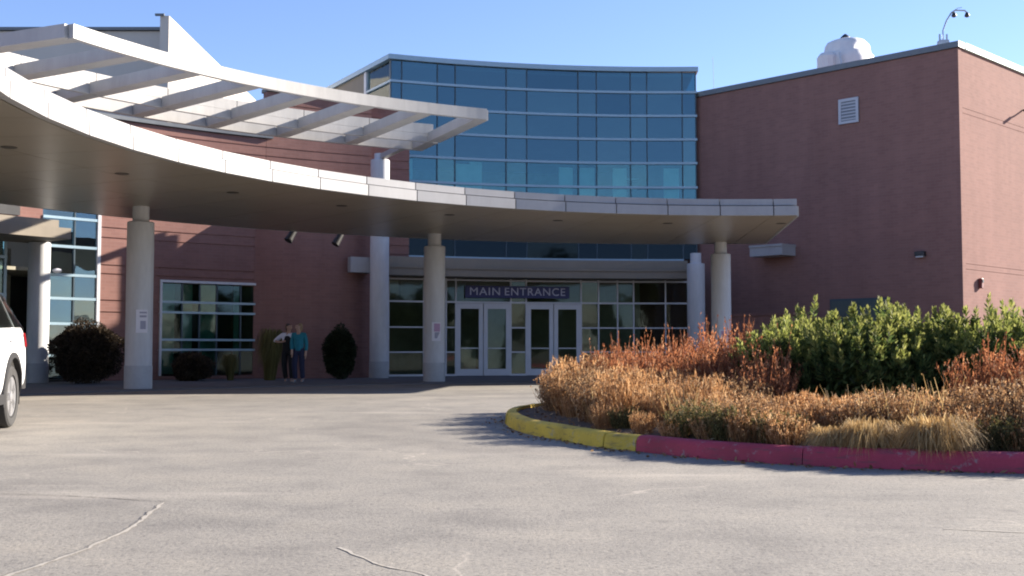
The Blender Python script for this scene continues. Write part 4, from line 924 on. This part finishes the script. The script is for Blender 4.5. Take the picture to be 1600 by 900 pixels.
o = bpy.data.objects.new('vest', vs); COL.objects.link(o); o.parent = pB

# ---------------------------------------------------------------- white car at the left edge
def car():
    S = [(-2.47, .74, .66, .86, .99, .70), (-2.43, .90, .46, 1.10, 1.20, .82), (-2.34, .955, .42, 1.20, 1.36, .80), (-2.2, .975, .40, 1.23, 1.55, .74), (-1.95, .985, .38, 1.23, 1.74, .70), (-1.5, .99, .34, 1.22, 1.82, .69), (0, 1.0, .30, 1.18, 1.85, .70), (.55, 1.0, .30, 1.16, 1.78, .69), (1.25, .99, .32, 1.13, 1.24, .78), (1.9, .98, .34, 1.08, 1.17, .80), (2.3, .94, .36, 1.0, 1.09, .80), (2.48, .84, .44, .86, .95, .70)]
    def half(s):
        x, w_, zb, zt, zr, wr = s
        return [(.0, zb), (w_ * .9, zb), (w_ * .985, zb + .10), (w_, zb + .35 * (zt - zb)), (w_ * .995, zb + .75 * (zt - zb)), (w_ * .965, zt), (wr + (w_ * .965 - wr) * .15, zr - .10 * min(1, (zr - zt) * 2)), (wr * .90, zr - .015), (wr * .5, zr), (0, zr + .008)]
    V = []; n = 18
    for s in S:
        h = half(s); ring = [(s[0], y, z) for y, z in h] + [(s[0], -y, z) for y, z in h[-2:0:-1]]; V += ring
    F = [(i * n + k, i * n + (k + 1) % n, (i + 1) * n + (k + 1) % n, (i + 1) * n + k) for i in range(len(S) - 1) for k in range(n)]
    F += [tuple(range(n - 1, -1, -1)), tuple((len(S) - 1) * n + k for k in range(n))]
    body = MB().add(V, F).mesh('body', 'car_white'); ob = bpy.data.objects.new('tmp', body); COL.objects.link(ob)
    body.polygons.foreach_set('use_smooth', [True] * len(body.polygons))
    ob.modifiers.new('s', 'SUBSURF').levels = 2
    cutters = []
    for x in (-1.43, 1.47):
        cm = MB().lathe((0, 0, 0), [(.47, -1.3), (.47, 1.3)], 40).mesh('cut', 'car_black'); co = bpy.data.objects.new('cut', cm); COL.objects.link(co)
        co.location = (x, 0, .40); co.rotation_euler = (R_(90), 0, 0); b = ob.modifiers.new('b', 'BOOLEAN'); b.object = co; b.operation = 'DIFFERENCE'; b.solver = 'EXACT'; cutters.append(co)
    bpy.context.view_layer.update()
    dg = bpy.context.evaluated_depsgraph_get(); me = bpy.data.meshes.new_from_object(ob.evaluated_get(dg))
    for q in cutters + [ob]: bpy.data.objects.remove(q)
    me.materials.clear(); me.materials.append(M['car_white']); me.materials.append(M['car_black'])
    try: me.set_sharp_from_angle(angle=R_(35))
    except Exception: pass
    def interp(x):
        for s0, s1 in zip(S[:-1], S[1:]):
            if s0[0] <= x <= s1[0]:
                t = (x - s0[0]) / (s1[0] - s0[0]); return tuple(q0 + (q1 - q0) * t for q0, q1 in zip(s0, s1))
        return S[-1]
    def ys(x, z):
        h = half(interp(x))
        for (y0, z0), (y1, z1) in zip(h[1:-1], h[2:]):
            if z0 <= z <= z1 and z1 > z0: return y0 + (y1 - y0) * (z - z0) / (z1 - z0)
        return h[5][0]
    fwd = Vector((.20, -.98, 0)).normalized(); lft = Vector((-fwd.y, fwd.x, 0)); lft = lft if lft.x > 0 else -lft
    whl = Vector((-6.27, 14.30, 0)); org = whl + fwd * 1.43 - lft * .90
    root = thing('white_car', 'white sport utility car cut off by the left edge of the frame', 'car', org); root.rotation_euler = (0, 0, math.atan2(fwd.y, fwd.x))
    def part(nm, me_, par=None):
        o = bpy.data.objects.new(nm, me_); COL.objects.link(o); o.parent = par or root; return o
    part('body', me)
    for s in (1, -1):
        for x0, x1, tag_ in ((-2.30, -1.62, 'quarter'), (-1.55, -.55, 'rear'), (-.47, .95, 'front')):
            mb = MB(); N = 8; Vt = []
            for i in range(N + 1):
                x = x0 + (x1 - x0) * i / N; q = interp(x); zb = q[3] + .02; zt = max(zb + .015, q[4] - .11)
                for f_ in (0, .33, .66, 1):
                    z = zb + (zt - zb) * f_; Vt.append((x, s * (ys(x, z) + .008), z))
            mb.add(Vt, [(i * 4 + k, i * 4 + k + 1, i * 4 + 5 + k, i * 4 + 4 + k) for i in range(N) for k in range(3)])
            part('side_window', mb.mesh('side_window', 'car_glass'))
        for x in (-1.43, 1.47):                                      # black arch trim
            Vt = []; 
            for i in range(25):
                a_ = math.pi * (-.08 + 1.16 * i / 24)
                for rr_, oo in ((.465, -.05), (.465, .022), (.53, .018), (.535, -.01)):
                    xx, z = x + rr_ * math.cos(a_), .40 + rr_ * math.sin(a_); Vt.append((xx, s * (ys(xx, max(z, .45)) + oo), z))
            part('wheel_arch', MB().add(Vt, [(i * 4 + k, i * 4 + k + 1, i * 4 + 5 + k, i * 4 + 4 + k) for i in range(24) for k in range(3)]).mesh('wheel_arch', 'car_black'))
            wx = thing('wheel', '', '', (0, 0, 0)); del wx['label'], wx['category']; wx.parent = root; wx.location = (x, s * .87, .385); wx.rotation_euler = (R_(-90 * s), 0, 0)
            def wp(nm, mb_, mat, sm=True):
                m_ = mb_.mesh(nm, mat); 
                if sm: m_.polygons.foreach_set('use_smooth', [True] * len(m_.polygons)); m_.set_sharp_from_angle(angle=R_(35))
                part(nm, m_, wx)
            wp('tyre', MB().lathe((0, 0, 0), [(.24, -.10), (.35, -.115), (.375, -.10), (.385, -.06), (.385, .06), (.375, .10), (.35, .118), (.265, .112), (.255, .08)], 40), 'tyre')
            rm = MB().lathe((0, 0, 0), [(.05, .03), (.258, .03), (.262, .10), (.245, .108), (.24, .06)], 40); wp('rim', rm, 'car_black')
            sp_ = MB()
            for k in range(5):
                a_ = k * 2 * math.pi / 5
                for da in (-.16, .16): sp_.box(Vector((math.cos(a_ + da) * .145, math.sin(a_ + da) * .145, .085)), (.21, .045, .03), a_ + da * .4)
            sp_.lathe((0, 0, 0), [(.02, .06), (.07, .07), (.07, .105), (.03, .115)], 18); sp_.lathe((0, 0, 0), [(.225, .075), (.25, .075), (.25, .104), (.225, .10)], 40); wp('spokes', sp_, 'rim', False)
        # tail lamp wraps round the rear corner
        Vt = []
        for i in range(6):
            x = -2.44 + .30 * i / 5
            for z in (1.02, 1.10, 1.19): Vt.append((x - .004, s * (ys(x, z) + .012), z - .02 * (i / 5)))
        part('tail_light', MB().add(Vt, [(i * 3 + k, i * 3 + k + 1, i * 3 + 4 + k, i * 3 + 3 + k) for i in range(5) for k in range(2)]).mesh('tail_light', 'tail_red'))
        part('mirror', MB().box((.85, s * 1.08, 1.22), (.12, .22, .15)).mesh('mirror', 'car_white'))
        for x in (-1.35, -.3): part('door_handle', MB().box((x, s * (ys(x, 1.08) + .02), 1.08), (.22, .03, .03)).mesh('door_handle', 'car_white'))
        part('head_light', MB().box((2.34, s * .76, .93), (.16, .28, .12)).mesh('head_light', 'sign_white'))
        part('sill_trim', MB().box((0, s * .965, .37), (2.0, .07, .12)).mesh('sill_trim', 'car_black'))
    mb = MB(); zs = [(-2.39, 1.28), (-2.24, 1.50), (-2.0, 1.71)]; Vt = []
    for x, z in zs:
        q = interp(x)
        for f_ in (-1, -.5, 0, .5, 1): Vt.append((x - .03, f_ * q[5] * .86, q[4] + .012 - .012 * abs(f_)))
    part('rear_window', mb.add(Vt, [(i * 5 + k, i * 5 + k + 1, i * 5 + 6 + k, i * 5 + 5 + k) for i in range(2) for k in range(4)]).mesh('rear_window', 'car_glass'))
    Vt = []
    for x in (.62, .8, 1.0, 1.18):
        q = interp(x)
        for f_ in (-1, -.5, 0, .5, 1): Vt.append((x + .01, f_ * q[5] * .9, q[4] + .02 - .015 * abs(f_)))
    part('windscreen', MB().add(Vt, [(i * 5 + k, i * 5 + k + 1, i * 5 + 6 + k, i * 5 + 5 + k) for i in range(3) for k in range(4)]).mesh('windscreen', 'car_glass'))
    part('rear_bumper', MB().box((-2.40, 0, .55), (.22, 1.84, .2)).mesh('rear_bumper', 'car_black'))
    part('underbody', MB().box((0, 0, .42), (4.4, 1.3, .22)).mesh('underbody', 'car_black'))
    part('number_plate', MB().box((-2.485, 0, .82), (.02, .32, .16)).mesh('number_plate', 'sign_white'))
car()
